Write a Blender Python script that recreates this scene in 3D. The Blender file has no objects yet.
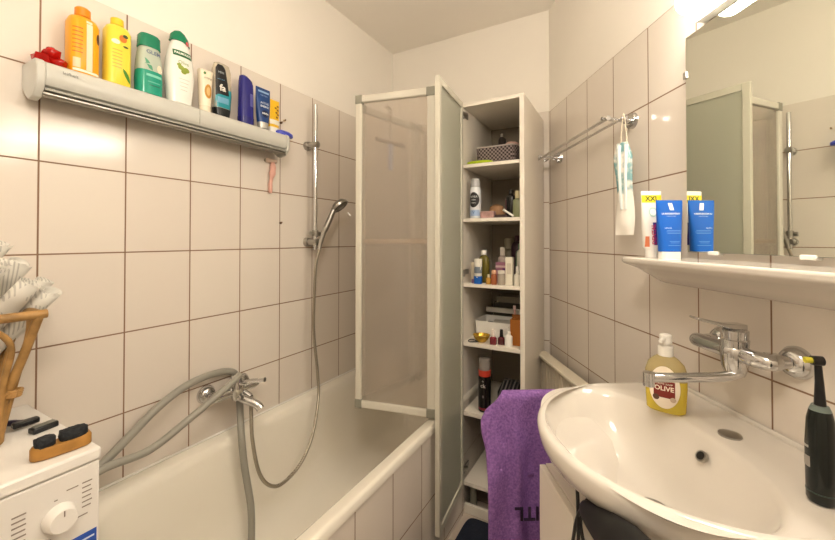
import bpy, bmesh, math, random
from mathutils import Vector, Matrix, noise
from math import sin, cos, pi
random.seed(7)
SC = bpy.context.scene
COL = SC.collection
EYE = 1.30
F, CX = 376.0, 417.5
TH = math.atan(209/F)          # left wall heading
PH = math.atan(-17.5/F)        # right wall heading
D1, D2 = 1.371, 0.8087
CEIL = EYE + 1.255

# ---------------------------------------------------------------- frames
def LP(v, u, z):   # v out of the left wall, u along it
    return Vector(((v-D1)*cos(TH)+u*sin(TH), -(v-D1)*sin(TH)+u*cos(TH), z+EYE))
def RP(w, u, z):   # w out of the right wall, u along it
    return Vector(((D2-w)*cos(PH)+u*sin(PH), -(D2-w)*sin(PH)+u*cos(PH), z+EYE))
RZL = -TH
RZR = -PH + pi
def L2R(v, u):
    p = LP(v, u, 0)
    return (D2-(p.x*cos(PH)-p.y*sin(PH)), p.x*sin(PH)+p.y*cos(PH))
def R2L(w, u):
    p = RP(w, u, 0)
    return (p.x*cos(TH)-p.y*sin(TH)+D1, p.x*sin(TH)+p.y*cos(TH))

# ---------------------------------------------------------------- materials
def lin(h):
    h = h.lstrip('#'); o = []
    for i in (0, 2, 4):
        c = int(h[i:i+2], 16)/255
        o.append(c/12.92 if c <= .04045 else ((c+.055)/1.055)**2.4)
    return (*o, 1)
def new_mat(name):
    m = bpy.data.materials.new(name); m.use_nodes = True
    nt = m.node_tree; b = nt.nodes['Principled BSDF']
    return m, nt, b
def N(nt, t, **k):
    n = nt.nodes.new(t)
    for a, v in k.items():
        if a.startswith('i_'): n.inputs[a[2:].replace('_', ' ')].default_value = v
        else: setattr(n, a, v)
    return n
def mat(name, col, rough=.45, metal=0, bump=0, bscale=60, var=.04, vscale=8, coat=0, trans=0, ior=1.45, sheen=0, emit=None, estr=0):
    m, nt, b = new_mat(name)
    b.inputs['Roughness'].default_value = rough
    b.inputs['Metallic'].default_value = metal
    b.inputs['Coat Weight'].default_value = coat
    b.inputs['Transmission Weight'].default_value = trans
    b.inputs['IOR'].default_value = ior
    b.inputs['Sheen Weight'].default_value = sheen
    tc = N(nt, 'ShaderNodeTexCoord')
    c = lin(col)
    if var:
        nz = N(nt, 'ShaderNodeTexNoise'); nz.inputs['Scale'].default_value = vscale; nz.inputs['Detail'].default_value = 4
        nt.links.new(tc.outputs['Object'], nz.inputs['Vector'])
        r = N(nt, 'ShaderNodeValToRGB')
        r.color_ramp.elements[0].position = .3; r.color_ramp.elements[1].position = .7
        r.color_ramp.elements[0].color = tuple(x*(1-var) for x in c[:3])+(1,)
        r.color_ramp.elements[1].color = tuple(min(1, x*(1+var)) for x in c[:3])+(1,)
        nt.links.new(nz.outputs['Fac'], r.inputs['Fac']); nt.links.new(r.outputs['Color'], b.inputs['Base Color'])
    else:
        b.inputs['Base Color'].default_value = c
    if bump:
        n2 = N(nt, 'ShaderNodeTexNoise'); n2.inputs['Scale'].default_value = bscale; n2.inputs['Detail'].default_value = 3
        nt.links.new(tc.outputs['Object'], n2.inputs['Vector'])
        bp = N(nt, 'ShaderNodeBump'); bp.inputs['Strength'].default_value = bump; bp.inputs['Distance'].default_value = .002
        nt.links.new(n2.outputs['Fac'], bp.inputs['Height']); nt.links.new(bp.outputs['Normal'], b.inputs['Normal'])
    if emit:
        b.inputs['Emission Color'].default_value = lin(emit); b.inputs['Emission Strength'].default_value = estr
    return m
def tile_mat(name, u0, z0, axis='y', w=.2, h=.25, col='#e3dacf', col2='#e0d6cb', grout='#8a6c55', rough=.14, mortar=.0022):
    m, nt, b = new_mat(name)
    tc = N(nt, 'ShaderNodeTexCoord'); sp = N(nt, 'ShaderNodeSeparateXYZ'); cb = N(nt, 'ShaderNodeCombineXYZ')
    nt.links.new(tc.outputs['Object'], sp.inputs[0])
    a1 = N(nt, 'ShaderNodeMath', operation='ADD'); a1.inputs[1].default_value = -u0+40*w
    a2 = N(nt, 'ShaderNodeMath', operation='ADD'); a2.inputs[1].default_value = -z0+40*h
    nt.links.new(sp.outputs[{'x': 0, 'y': 1}[axis[0]]], a1.inputs[0])
    nt.links.new(sp.outputs[2 if axis != 'xy' else 1], a2.inputs[0])
    nt.links.new(a1.outputs[0], cb.inputs[0]); nt.links.new(a2.outputs[0], cb.inputs[1])
    br = N(nt, 'ShaderNodeTexBrick'); br.offset = 0; br.squash = 1
    for k, v in {'Scale': 1, 'Mortar Size': mortar, 'Mortar Smooth': .15, 'Bias': 0, 'Brick Width': w, 'Row Height': h}.items():
        br.inputs[k].default_value = v
    br.inputs['Color1'].default_value = lin(col); br.inputs['Color2'].default_value = lin(col2); br.inputs['Mortar'].default_value = lin(grout)
    nt.links.new(cb.outputs[0], br.inputs['Vector'])
    nt.links.new(br.outputs['Color'], b.inputs['Base Color'])
    rr = N(nt, 'ShaderNodeMapRange'); rr.inputs['To Min'].default_value = rough; rr.inputs['To Max'].default_value = .8
    nt.links.new(br.outputs['Fac'], rr.inputs['Value']); nt.links.new(rr.outputs[0], b.inputs['Roughness'])
    nz = N(nt, 'ShaderNodeTexNoise'); nz.inputs['Scale'].default_value = 14
    nt.links.new(tc.outputs['Object'], nz.inputs['Vector'])
    b1 = N(nt, 'ShaderNodeBump'); b1.inputs['Strength'].default_value = .05; b1.inputs['Distance'].default_value = .01
    nt.links.new(nz.outputs['Fac'], b1.inputs['Height'])
    b2 = N(nt, 'ShaderNodeBump', invert=True); b2.inputs['Strength'].default_value = .6; b2.inputs['Distance'].default_value = .0015
    nt.links.new(br.outputs['Fac'], b2.inputs['Height']); nt.links.new(b1.outputs['Normal'], b2.inputs['Normal'])
    nt.links.new(b2.outputs['Normal'], b.inputs['Normal'])
    return m
def frosted(name, col, clear=.25, rough=.35, haze=.35):
    m, nt, b = new_mat(name); nt.nodes.remove(b)
    out = nt.nodes['Material Output']
    rf = N(nt, 'ShaderNodeBsdfRefraction'); rf.inputs['Color'].default_value = lin(col); rf.inputs['Roughness'].default_value = rough; rf.inputs['IOR'].default_value = 1.1
    tr = N(nt, 'ShaderNodeBsdfTransparent'); tr.inputs['Color'].default_value = lin(col)
    m1 = N(nt, 'ShaderNodeMixShader'); m1.inputs[0].default_value = clear
    nt.links.new(rf.outputs[0], m1.inputs[1]); nt.links.new(tr.outputs[0], m1.inputs[2])
    tl = N(nt, 'ShaderNodeBsdfTranslucent'); tl.inputs['Color'].default_value = lin(col)
    df = N(nt, 'ShaderNodeBsdfDiffuse'); df.inputs['Color'].default_value = lin(col)
    m2 = N(nt, 'ShaderNodeMixShader'); m2.inputs[0].default_value = .5
    nt.links.new(tl.outputs[0], m2.inputs[1]); nt.links.new(df.outputs[0], m2.inputs[2])
    m3 = N(nt, 'ShaderNodeMixShader'); m3.inputs[0].default_value = haze
    nt.links.new(m1.outputs[0], m3.inputs[1]); nt.links.new(m2.outputs[0], m3.inputs[2])
    gl = N(nt, 'ShaderNodeBsdfGlossy'); gl.inputs['Roughness'].default_value = .15
    tc = N(nt, 'ShaderNodeTexCoord'); nz = N(nt, 'ShaderNodeTexNoise'); nz.inputs['Scale'].default_value = 90
    nt.links.new(tc.outputs['Object'], nz.inputs['Vector'])
    bp = N(nt, 'ShaderNodeBump'); bp.inputs['Strength'].default_value = .25; bp.inputs['Distance'].default_value = .001
    nt.links.new(nz.outputs['Fac'], bp.inputs['Height'])
    nt.links.new(bp.outputs['Normal'], gl.inputs['Normal']); nt.links.new(bp.outputs['Normal'], rf.inputs['Normal'])
    m4 = N(nt, 'ShaderNodeMixShader'); m4.inputs[0].default_value = .06
    nt.links.new(m3.outputs[0], m4.inputs[1]); nt.links.new(gl.outputs[0], m4.inputs[2])
    nt.links.new(m4.outputs[0], out.inputs['Surface'])
    return m
def clearplastic(name, col, alpha=.5, rough=.12):
    m, nt, b = new_mat(name)
    b.inputs['Base Color'].default_value = lin(col); b.inputs['Roughness'].default_value = rough
    tr = N(nt, 'ShaderNodeBsdfTransparent'); tr.inputs['Color'].default_value = lin(col)
    mx = N(nt, 'ShaderNodeMixShader'); mx.inputs[0].default_value = alpha
    out = nt.nodes['Material Output']
    nt.links.new(tr.outputs[0], mx.inputs[1]); nt.links.new(b.outputs[0], mx.inputs[2]); nt.links.new(mx.outputs[0], out.inputs['Surface'])
    return m
def stripes(name, c1, c2, scale, axis=2, rough=.5, duty=.5, noise_amt=0):
    m, nt, b = new_mat(name)
    tc = N(nt, 'ShaderNodeTexCoord'); sp = N(nt, 'ShaderNodeSeparateXYZ'); nt.links.new(tc.outputs['Object'], sp.inputs[0])
    mu = N(nt, 'ShaderNodeMath', operation='MULTIPLY'); mu.inputs[1].default_value = scale; nt.links.new(sp.outputs[axis], mu.inputs[0])
    fr = N(nt, 'ShaderNodeMath', operation='FRACT'); nt.links.new(mu.outputs[0], fr.inputs[0])
    gt = N(nt, 'ShaderNodeMath', operation='GREATER_THAN'); gt.inputs[1].default_value = duty; nt.links.new(fr.outputs[0], gt.inputs[0])
    last = gt
    if noise_amt:
        nz = N(nt, 'ShaderNodeTexNoise'); nz.inputs['Scale'].default_value = noise_amt; nt.links.new(tc.outputs['Object'], nz.inputs['Vector'])
        g2 = N(nt, 'ShaderNodeMath', operation='GREATER_THAN'); g2.inputs[1].default_value = .5; nt.links.new(nz.outputs['Fac'], g2.inputs[0])
        m3 = N(nt, 'ShaderNodeMath', operation='MULTIPLY'); nt.links.new(gt.outputs[0], m3.inputs[0]); nt.links.new(g2.outputs[0], m3.inputs[1]); last = m3
    mx = N(nt, 'ShaderNodeMix', data_type='RGBA'); mx.inputs['A'].default_value = lin(c1); mx.inputs['B'].default_value = lin(c2)
    nt.links.new(last.outputs[0], mx.inputs[0]); nt.links.new(mx.outputs['Result'], b.inputs['Base Color'])
    b.inputs['Roughness'].default_value = rough
    return m

M = {}
M['plaster'] = mat('plaster', '#f4eee4', .85, bump=.25, bscale=45, var=.015, vscale=3)
M['tileL'] = tile_mat('tile_left', .384, EYE-.040+.0)
M['tileR'] = tile_mat('tile_right', .985, EYE-.0565)
M['tileB'] = tile_mat('tile_back', .06, EYE-.048, axis='x')
M['tileA'] = tile_mat('tile_apron', .86, EYE-1.026)
M['floor'] = tile_mat('floor_tile', 0, 0, axis='xy', w=.3, h=.3, col='#c9bcae', col2='#c4b6a8', grout='#7d6e60', rough=.3, mortar=.003)
M['enamel'] = mat('enamel', '#efe9dc', .12, var=.01, coat=.3)
M['ceramic'] = mat('ceramic', '#dcd5cb', .1, var=.01, coat=.4)
M['chrome'] = mat('chrome', '#cfcfcf', .12, 1, var=0)
M['dullchrome'] = mat('dull_chrome', '#a9a6a0', .28, 1, var=.05)
M['hosemetal'] = stripes('metal_hose', '#b3ab9c', '#8d8678', 260, rough=.35)
for n in M['hosemetal'].node_tree.nodes:
    if n.type == 'BSDF_PRINCIPLED': n.inputs['Metallic'].default_value = .7
M['greyhose'] = mat('grey_hose', '#98958b', .45, bump=.1, bscale=200)
M['greyplastic'] = mat('grey_plastic', '#c9c8c0', .35, var=.02)
M['greycap'] = mat('grey_cap', '#8f8d80', .45)
M['frame'] = mat('screen_frame', '#d4cfc2', .3, var=.01)
M['doorframe'] = mat('door_frame', '#c9c5b6', .3, var=.01)
M['screenglass'] = frosted('screen_acrylic', '#f3eee8', .50, .16, .26)
M['doorglass'] = frosted('door_glass', '#dedfd4', .1, .4, .7)
M['white'] = mat('white_laminate', '#ebe3d6', .35, var=.01)
M['whitepl'] = mat('white_plastic', '#f0ede6', .3, var=.01)
M['appliance'] = mat('appliance_white', '#e6e2dc', .28, var=.01)
M['lidwhite'] = mat('lid_white', '#ece8e2', .3, var=.01)
M['black'] = mat('black_plastic', '#131315', .35, var=.05)
M['deepblack'] = mat('deep_black', '#08080a', .55, var=0)
M['softblack'] = mat('black_soft', '#1a1a1e', .8, var=.1, bump=.3)
M['mirror'] = mat('mirror_silver', '#f0f3ea', .015, 1, var=0)
M['mirroredge'] = mat('mirror_edge', '#6f7b6c', .3, var=0)
M['rattan'] = mat('rattan', '#a27c48', .45, var=.35, vscale=30, bump=.3, bscale=80)
M['wood'] = mat('wood', '#a57636', .5, var=.2, vscale=25)
M['bristle'] = mat('bristle', '#23262a', .9, bump=1, bscale=300, var=.4, vscale=200)
M['purple'] = None
m, nt, b = new_mat('purple_terry'); M['purple'] = m
b.inputs['Roughness'].default_value = .95; b.inputs['Sheen Weight'].default_value = .5; b.inputs['Sheen Tint'].default_value = lin('#b07ad0')
tc = N(nt, 'ShaderNodeTexCoord'); nz = N(nt, 'ShaderNodeTexNoise'); nz.inputs['Scale'].default_value = 150; nz.inputs['Detail'].default_value = 5
nt.links.new(tc.outputs['Object'], nz.inputs['Vector'])
r = N(nt, 'ShaderNodeValToRGB'); r.color_ramp.elements[0].position = .3; r.color_ramp.elements[1].position = .7
r.color_ramp.elements[0].color = lin('#6c4786'); r.color_ramp.elements[1].color = lin('#996eb2')
nt.links.new(nz.outputs['Fac'], r.inputs['Fac']); nt.links.new(r.outputs['Color'], b.inputs['Base Color'])
bp = N(nt, 'ShaderNodeBump'); bp.inputs['Strength'].default_value = .9; bp.inputs['Distance'].default_value = .003
nt.links.new(nz.outputs['Fac'], bp.inputs['Height']); nt.links.new(bp.outputs['Normal'], b.inputs['Normal'])
M['stitch'] = mat('dark_stitch', '#241030', .9)
M['matblue'] = mat('mat_blue', '#1b2233', .95, bump=1, bscale=150, var=.2, vscale=60)
M['paper'] = stripes('newsprint', '#d9d5cb', '#b5b1a8', 150, axis=1, rough=.8, duty=.6, noise_amt=18)
M['lamp'] = None
m, nt, b = new_mat('lamp_diffuser'); M['lamp'] = m
b.inputs['Base Color'].default_value = (.9, .88, .82, 1)
b.inputs['Emission Color'].default_value = (1, .91, .79, 1); b.inputs['Emission Strength'].default_value = 21
M['ceillamp'] = None
m, nt, b = new_mat('ceiling_lamp_glass'); M['ceillamp'] = m
b.inputs['Base Color'].default_value = (.9, .88, .82, 1)
b.inputs['Emission Color'].default_value = (1, .90, .77, 1); b.inputs['Emission Strength'].default_value = 20.5
def C(h, rough=.35, **k):
    key = h+str(rough)+str(sorted(k.items()))
    if key not in M: M[key] = mat('paint_'+h[1:], h, rough, **({'var': .03} | k))
    return M[key]

# ---------------------------------------------------------------- mesh helpers
def box(bm, x0, x1, y0, y1, z0, z1, mi=0):
    vs = [bm.verts.new((x, y, z)) for x in (x0, x1) for y in (y0, y1) for z in (z0, z1)]
    for f in ((0, 1, 3, 2), (4, 6, 7, 5), (0, 4, 5, 1), (2, 3, 7, 6), (0, 2, 6, 4), (1, 5, 7, 3)):
        fc = bm.faces.new([vs[i] for i in f]); fc.material_index = mi
    return vs
def rings(bm, rs, closed=True, cap0=True, cap1=True, mi=0):
    V = [[bm.verts.new(p) for p in r] for r in rs]
    n = len(V[0])
    for a, b2 in zip(V, V[1:]):
        for i in range(n if closed else n-1):
            j = (i+1) % n
            f = bm.faces.new((a[i], a[j], b2[j], b2[i])); f.material_index = mi
    if closed and cap0: bm.faces.new(list(reversed(V[0]))).material_index = mi
    if closed and cap1: bm.faces.new(V[-1]).material_index = mi
    return V
def tube(bm, pts, r, seg=10, cap=True, flat=1.0, mi=0):
    pts = [Vector(p) for p in pts]
    rs = []; up = Vector((0, 0, 1))
    n = len(pts); prev = None
    for i, p in enumerate(pts):
        t = (pts[min(i+1, n-1)]-pts[max(i-1, 0)]).normalized()
        if prev is None:
            a = t.cross(up)
            if a.length < .05: a = t.cross(Vector((1, 0, 0)))
        else:
            a = prev-t*prev.dot(t)
        a.normalize(); prev = a; b2 = t.cross(a)
        rr = r[i] if isinstance(r, (list, tuple)) else r
        rs.append([p+(a*cos(2*pi*k/seg)+b2*sin(2*pi*k/seg)*flat)*rr for k in range(seg)])
    rings(bm, rs, True, cap, cap, mi)
def smooth_path(pts, n=8, closed=False):
    pts = [Vector(p) for p in pts]; out = []
    m2 = len(pts)
    for i in range(m2 if closed else m2-1):
        if closed: p0, p1, p2, p3 = pts[i-1], pts[i], pts[(i+1) % m2], pts[(i+2) % m2]
        else: p0, p1, p2, p3 = pts[max(i-1, 0)], pts[i], pts[i+1], pts[min(i+2, m2-1)]
        for k in range(n):
            t = k/n
            out.append(.5*((2*p1)+(-p0+p2)*t+(2*p0-5*p1+4*p2-p3)*t*t+(-p0+3*p1-3*p2+p3)*t**3))
    if not closed: out.append(pts[-1])
    return out
def cyl(bm, p0, p1, r0, r1=None, seg=24, mi=0):
    tube(bm, [p0, p1], [r0, r0 if r1 is None else r1], seg, mi=mi)
def sell(a, rx, ry, n):
    c, s = cos(a), sin(a)
    return (math.copysign(abs(c)**(2/n), c)*rx, math.copysign(abs(s)**(2/n), s)*ry)
def loft(bm, secs, seg=32, cap0=True, cap1=True, mi=0):
    rs = []
    for s in secs:
        z, rx, ry = s[:3]; n = s[3] if len(s) > 3 else 2; dx = s[4] if len(s) > 4 else 0; dy = s[5] if len(s) > 5 else 0
        rs.append([(sell(2*pi*k/seg, rx, ry, n)[0]+dx, sell(2*pi*k/seg, rx, ry, n)[1]+dy, z) for k in range(seg)])
    rings(bm, rs, True, cap0, cap1, mi)
def prism(bm, outline, axis, a0, a1, mi=0):
    def P(q, a):
        if axis == 'z': return (q[0], q[1], a)
        if axis == 'y': return (q[0], a, q[1])
        return (a, q[0], q[1])
    rings(bm, [[P(q, a0) for q in outline], [P(q, a1) for q in outline]], mi=mi)
def BM(): return bmesh.new()
def obj(name, bm, material, parent=None, bevel=0, sub=0, solid=0, loc=None, rz=0, sharp=38):
    bmesh.ops.recalc_face_normals(bm, faces=bm.faces)
    me = bpy.data.meshes.new(name); bm.to_mesh(me); bm.free()
    for mm in (material if isinstance(material, (list, tuple)) else [material]): me.materials.append(mm)
    for p in me.polygons: p.use_smooth = True
    me.set_sharp_from_angle(angle=math.radians(sharp))
    o = bpy.data.objects.new(name, me); COL.objects.link(o)
    if parent: o.parent = parent
    if loc is not None: o.location = loc
    o.rotation_euler.z = rz
    if solid:
        md = o.modifiers.new('solid', 'SOLIDIFY'); md.thickness = solid; md.offset = 0
    if bevel:
        md = o.modifiers.new('bevel', 'BEVEL'); md.width = bevel; md.segments = 2; md.limit_method = 'ANGLE'; md.angle_limit = math.radians(40)
    if sub:
        md = o.modifiers.new('sub', 'SUBSURF'); md.levels = sub; md.render_levels = sub
    return o
def tag(o, label, cat, group=None):
    o['label'] = label; o['category'] = cat
    if group: o['group'] = group
    return o
def thing(name, label, cat, loc, rz=0, group=None):
    o = bpy.data.objects.new(name, None); COL.objects.link(o)
    o.empty_display_size = .05
    o.location = loc; o.rotation_euler.z = rz
    return tag(o, label, cat, group)
def struct(name, bm, material, loc=(0, 0, 0), rz=0, **k):
    o = obj(name, bm, material, None, loc=loc, rz=rz, **k); o['kind'] = 'structure'; return o
def bxo(name, dims, material, parent, bevel=.0015):
    bm = BM(); box(bm, *dims); return obj(name, bm, material, parent, bevel=bevel)
def interp(secs, z):
    for a, b2 in zip(secs, secs[1:]):
        if a[0] <= z <= b2[0] and b2[0] > a[0]:
            t = (z-a[0])/(b2[0]-a[0])
            A = list(a)+[2]*(4-len(a)); B = list(b2)+[2]*(4-len(b2))
            return [A[i]*(1-t)+B[i]*t for i in range(1, 4)]
    A = list(secs[-1])+[2]*(4-len(secs[-1])); return A[1:4]
def surf(secs, y, z, off):
    rx, ry, n = interp(secs, z)[:3]
    y2 = max(-ry*.985, min(ry*.985, y))
    return (rx*(1-abs(y2/ry)**n)**(1/n)+off, y2, z)
def patch(name, secs, y0, y1, z0, z1, material, parent, off=.0006, ny=14, nz=12, shape=None):
    bm = BM(); V = []
    for i in range(nz+1):
        row = []
        for j in range(ny+1):
            a = -1+2*j/ny; bb = -1+2*i/nz
            if shape == 'oval':
                a, bb = a*math.sqrt(1-bb*bb/2), bb*math.sqrt(1-a*a/2)
            row.append(bm.verts.new(surf(secs, (y0+y1)/2+a*(y1-y0)/2, (z0+z1)/2+bb*(z1-z0)/2, off)))
        V.append(row)
    for i in range(nz):
        for j in range(ny): bm.faces.new((V[i][j], V[i][j+1], V[i+1][j+1], V[i+1][j]))
    return obj(name, bm, material, parent)
def text_mesh(s, size, align='CENTER', bold=0):
    cu = bpy.data.curves.new('lettering', 'FONT'); cu.body = s; cu.size = size; cu.align_x = align; cu.align_y = 'CENTER'
    cu.resolution_u = 3; cu.offset = bold
    o = bpy.data.objects.new('tmp', cu); COL.objects.link(o)
    dg = bpy.context.evaluated_depsgraph_get(); dg.update()
    me = bpy.data.meshes.new_from_object(o.evaluated_get(dg))
    bpy.data.objects.remove(o); bpy.data.curves.remove(cu)
    return me
def text_on(s, size, secs, y, z, material, parent, off=.0011, rot=0, bold=0, sx=1):
    me = text_mesh(s, size, bold=bold)
    bm = BM(); bm.from_mesh(me); bpy.data.meshes.remove(me)
    bmesh.ops.subdivide_edges(bm, edges=[e for e in bm.edges if e.calc_length() > size*.3], cuts=2)
    for v in bm.verts:
        a, b2 = v.co.x*sx, v.co.y
        a, b2 = a*cos(rot)-b2*sin(rot), a*sin(rot)+b2*cos(rot)
        v.co = surf(secs, y+a, z+b2, off) if secs else (off, y+a, z+b2)
    return obj('lettering', bm, material, parent)

def poly(name, secs, pts, material, parent, off=.001, nz=16, ny=10):
    z0, z1 = min(p[1] for p in pts), max(p[1] for p in pts)
    bm = BM(); V = []
    for i in range(nz+1):
        z = z0+(z1-z0)*(i+.02)/(nz+.04); xs = []
        for (a, b2), (c2, d2) in zip(pts, pts[1:]+pts[:1]):
            if (b2-z)*(d2-z) < 0: xs.append(a+(c2-a)*(z-b2)/(d2-b2))
        if len(xs) < 2: xs = [pts[0][0]]*2
        V.append([bm.verts.new(surf(secs, min(xs)+(max(xs)-min(xs))*j/ny, z, off)) for j in range(ny+1)])
    for i in range(nz):
        for j in range(ny): bm.faces.new((V[i][j], V[i][j+1], V[i+1][j+1], V[i+1][j]))
    return obj(name, bm, material, parent)

# ================================================================= ROOM
cab_w = None
bw = 2.13
# left wall
U0 = -1.0
bm = BM()
box(bm, -.12, -.004, U0-.1, bw+.1, 0, CEIL+.1, 0)
box(bm, -.004, 0, U0, bw, 0, EYE+.708, 1)
struct('wall_left', bm, [M['plaster'], M['tileL']], LP(0, 0, -EYE), RZL)
# back wall
ww = 1.09
bm = BM(); box(bm, -.1, ww+.25, bw+.004, bw+.12, 0, CEIL+.1, 0); box(bm, 0, 1.006, bw, bw+.004, 0, EYE+.70, 1)
struct('wall_back', bm, [M['plaster'], M['tileB']], LP(0, 0, -EYE), RZL)
# right wall (local -x = into the room, so use rz without the half turn)
bm = BM(); box(bm, .004, .12, -1.6, 2.3, 0, CEIL+.1, 0); box(bm, 0, .004, -1.6, 2.06, 0, EYE+.693, 1)
struct('wall_right', bm, [M['plaster'], M['tileR']], RP(0, 0, -EYE), -PH)
# rear wall behind the camera
bm = BM(); box(bm, -.1, 3.0, U0-.1, U0, 0, CEIL+.1)
struct('wall_front', bm, M['plaster'], LP(0, 0, -EYE), RZL)
bm = BM(); box(bm, -.1, 3.2, U0-.1, bw+.3, CEIL, CEIL+.1)
struct('ceiling', bm, M['plaster'], LP(0, 0, -EYE), RZL)
bm = BM(); box(bm, -.1, 3.2, U0-.1, bw+.3, -.1, 0)
struct('floor', bm, M['floor'], LP(0, 0, -EYE), RZL)
# entrance door behind the camera
bm = BM(); box(bm, 1.0, 1.85, U0, U0+.03, 0.005, 2.0)
dd = struct('door_1', bm, M['white'], LP(0, 0, -EYE), RZL, bevel=.004)
bm = BM(); cyl(bm, (1.1, U0+.03, 1.03), (1.1, U0+.08, 1.03), .01); tube(bm, [(1.1, U0+.075, 1.03), (1.22, U0+.075, 1.03)], .009)
obj('door_handle', bm, M['chrome'], dd)

# ================================================================= BATH
BZ = EYE-.743
def bath():
    t = thing('bathtub', 'cream enamel bathtub along the left wall, built in behind a tiled front', 'bathtub', LP(0, 0, -EYE), RZL)
    bm = BM(); seg = 80
    u0, u1, v1 = .375, 2.127, .695
    cu, cv = (u0+u1)/2, v1/2+.0
    def rr(hx, hy, n, z, cx=cv, cy=cu):
        return [(sell(2*pi*k/seg, hx, hy, n)[0]+cx, sell(2*pi*k/seg, hx, hy, n)[1]+cy, z) for k in range(seg)]
    hx, hy = (v1-.003)/2, (u1-u0)/2
    R = [rr(hx, hy, 60, BZ-.03), rr(hx, hy, 60, BZ-.008), rr(hx-.006, hy-.006, 50, BZ),
         rr(hx-.012, hy-.012, 40, BZ+.001), rr(hx-.022, hy-.022, 30, BZ-.004),
         rr(hx-.045, hy-.05, 14, BZ-.004), rr(hx-.055, hy-.065, 9, BZ-.012), rr(hx-.063, hy-.08, 8, BZ-.04),
         rr(hx-.075, hy-.10, 7, BZ-.15), rr(hx-.09, hy-.13, 6, BZ-.28), rr(hx-.115, hy-.18, 5, BZ-.37),
         rr(hx-.17, hy-.26, 4, BZ-.405), rr(hx-.28, hy-.5, 3, BZ-.412)]
    rings(bm, R, True, False, True)
    obj('tub', bm, M['enamel'], t, sharp=60)
    bm = BM(); cyl(bm, (cv, 1.75, BZ-.41), (cv, 1.75, BZ-.404), .03); obj('drain', bm, M['chrome'], t)
    return t
bath()
bm = BM(); box(bm, .66, .689, .375, bw-.001, 0, BZ-.03)
struct('wall_bath_apron', bm, M['tileA'], LP(0, 0, -EYE), RZL)
bm = BM(); box(bm, .002, .008, .37, bw-.002, BZ-.004, BZ+.006)
struct('trim_1', bm, M['whitepl'], LP(0, 0, -EYE), RZL, bevel=.002)

# ================================================================= BATH SCREEN
def screen():
    pts = [Vector((.077, 1.56)), Vector((-.273, 1.667)), Vector((-.02, 1.965)), Vector((.12, 2.085))]
    t = thing('folding_bath_screen', 'folding frosted acrylic bath screen with pale frames standing on the far end of the tub', 'bath screen', (pts[0].x, pts[0].y, BZ))
    zb, zt = .006, EYE+.638-BZ
    for i in range(3):
        a, b2 = pts[i]-pts[0], pts[i+1]-pts[0]
        if i == 2: b2 = a+(b2-a)*.75
        d = (b2-a); L = d.length; ang = math.atan2(d.y, d.x)
        hb = zt if i == 0 else zt-.03
        rot = Matrix.Translation((a.x, a.y, 0)) @ Matrix.Rotation(ang, 4, 'Z')
        w0, w1 = (.036, .03) if i == 0 else (.022, .03)
        bm = BM(); dth = .011
        s0 = .0 if i == 0 else .026
        box(bm, s0, s0+w0, -dth, dth, zb+.036, hb-.036)
        box(bm, L-w1, L-.002, -dth, dth, zb+.036, hb-.036)
        box(bm, s0+w0-.004, L-w1+.004, -dth, dth, hb-.034, hb-.003)
        box(bm, s0+w0-.004, L-w1+.004, -dth, dth, zb+.003, zb+.034)
        bm.transform(rot)
        fr = obj('panel_frame', bm, M['frame'], t, bevel=.004)
        for (xa, xb) in ((s0-.001, s0+w0+.004), (L-w1-.004, L)):
            for (za, zb2) in ((zb, zb+.04), (hb-.04, hb)):
                bm = BM(); box(bm, xa, xb, -dth-.002, dth+.002, za, zb2)
                bm.transform(rot); obj('corner_piece', bm, M['greycap'], fr, bevel=.004)
        bm = BM(); box(bm, s0+w0-.002, L-w1+.002, -.0015, .0015, zb+.03, hb-.03); bm.transform(rot)
        obj('acrylic_pane', bm, M['screenglass'], t)
        if i == 0:
            bm = BM(); zz = EYE-.008-BZ
            box(bm, s0+w0, L-w1, -.014, -.004, zz-.010, zz+.010); bm.transform(rot)
            obj('cross_bar', bm, C('#b8a78f', .4), t, bevel=.003)
    return t
screen()
# squeegee hung on the second panel, seen through the acrylic
t = thing('squeegee', 'shower squeegee with pale blue handle hanging behind the frosted screen', 'squeegee', (-.128, 1.78, EYE+.46), math.atan2(.298, .253))
bm = BM(); tube(bm, [(-.09, 0, 0), (.09, 0, 0)], .011, 8); obj('blade', bm, C('#7d5f50'), t)
bm = BM(); tube(bm, [(0, 0, -.01), (0, 0, -.13)], [.013, .010], 10); obj('handle', bm, C('#7f8fc0'), t)
bm = BM(); tube(bm, [(0, 0, .01), (0, 0, .16), (0, .012, .175), (0, .03, .17)], .005, 8); obj('hanger', bm, C('#8f8573'), t)

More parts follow.
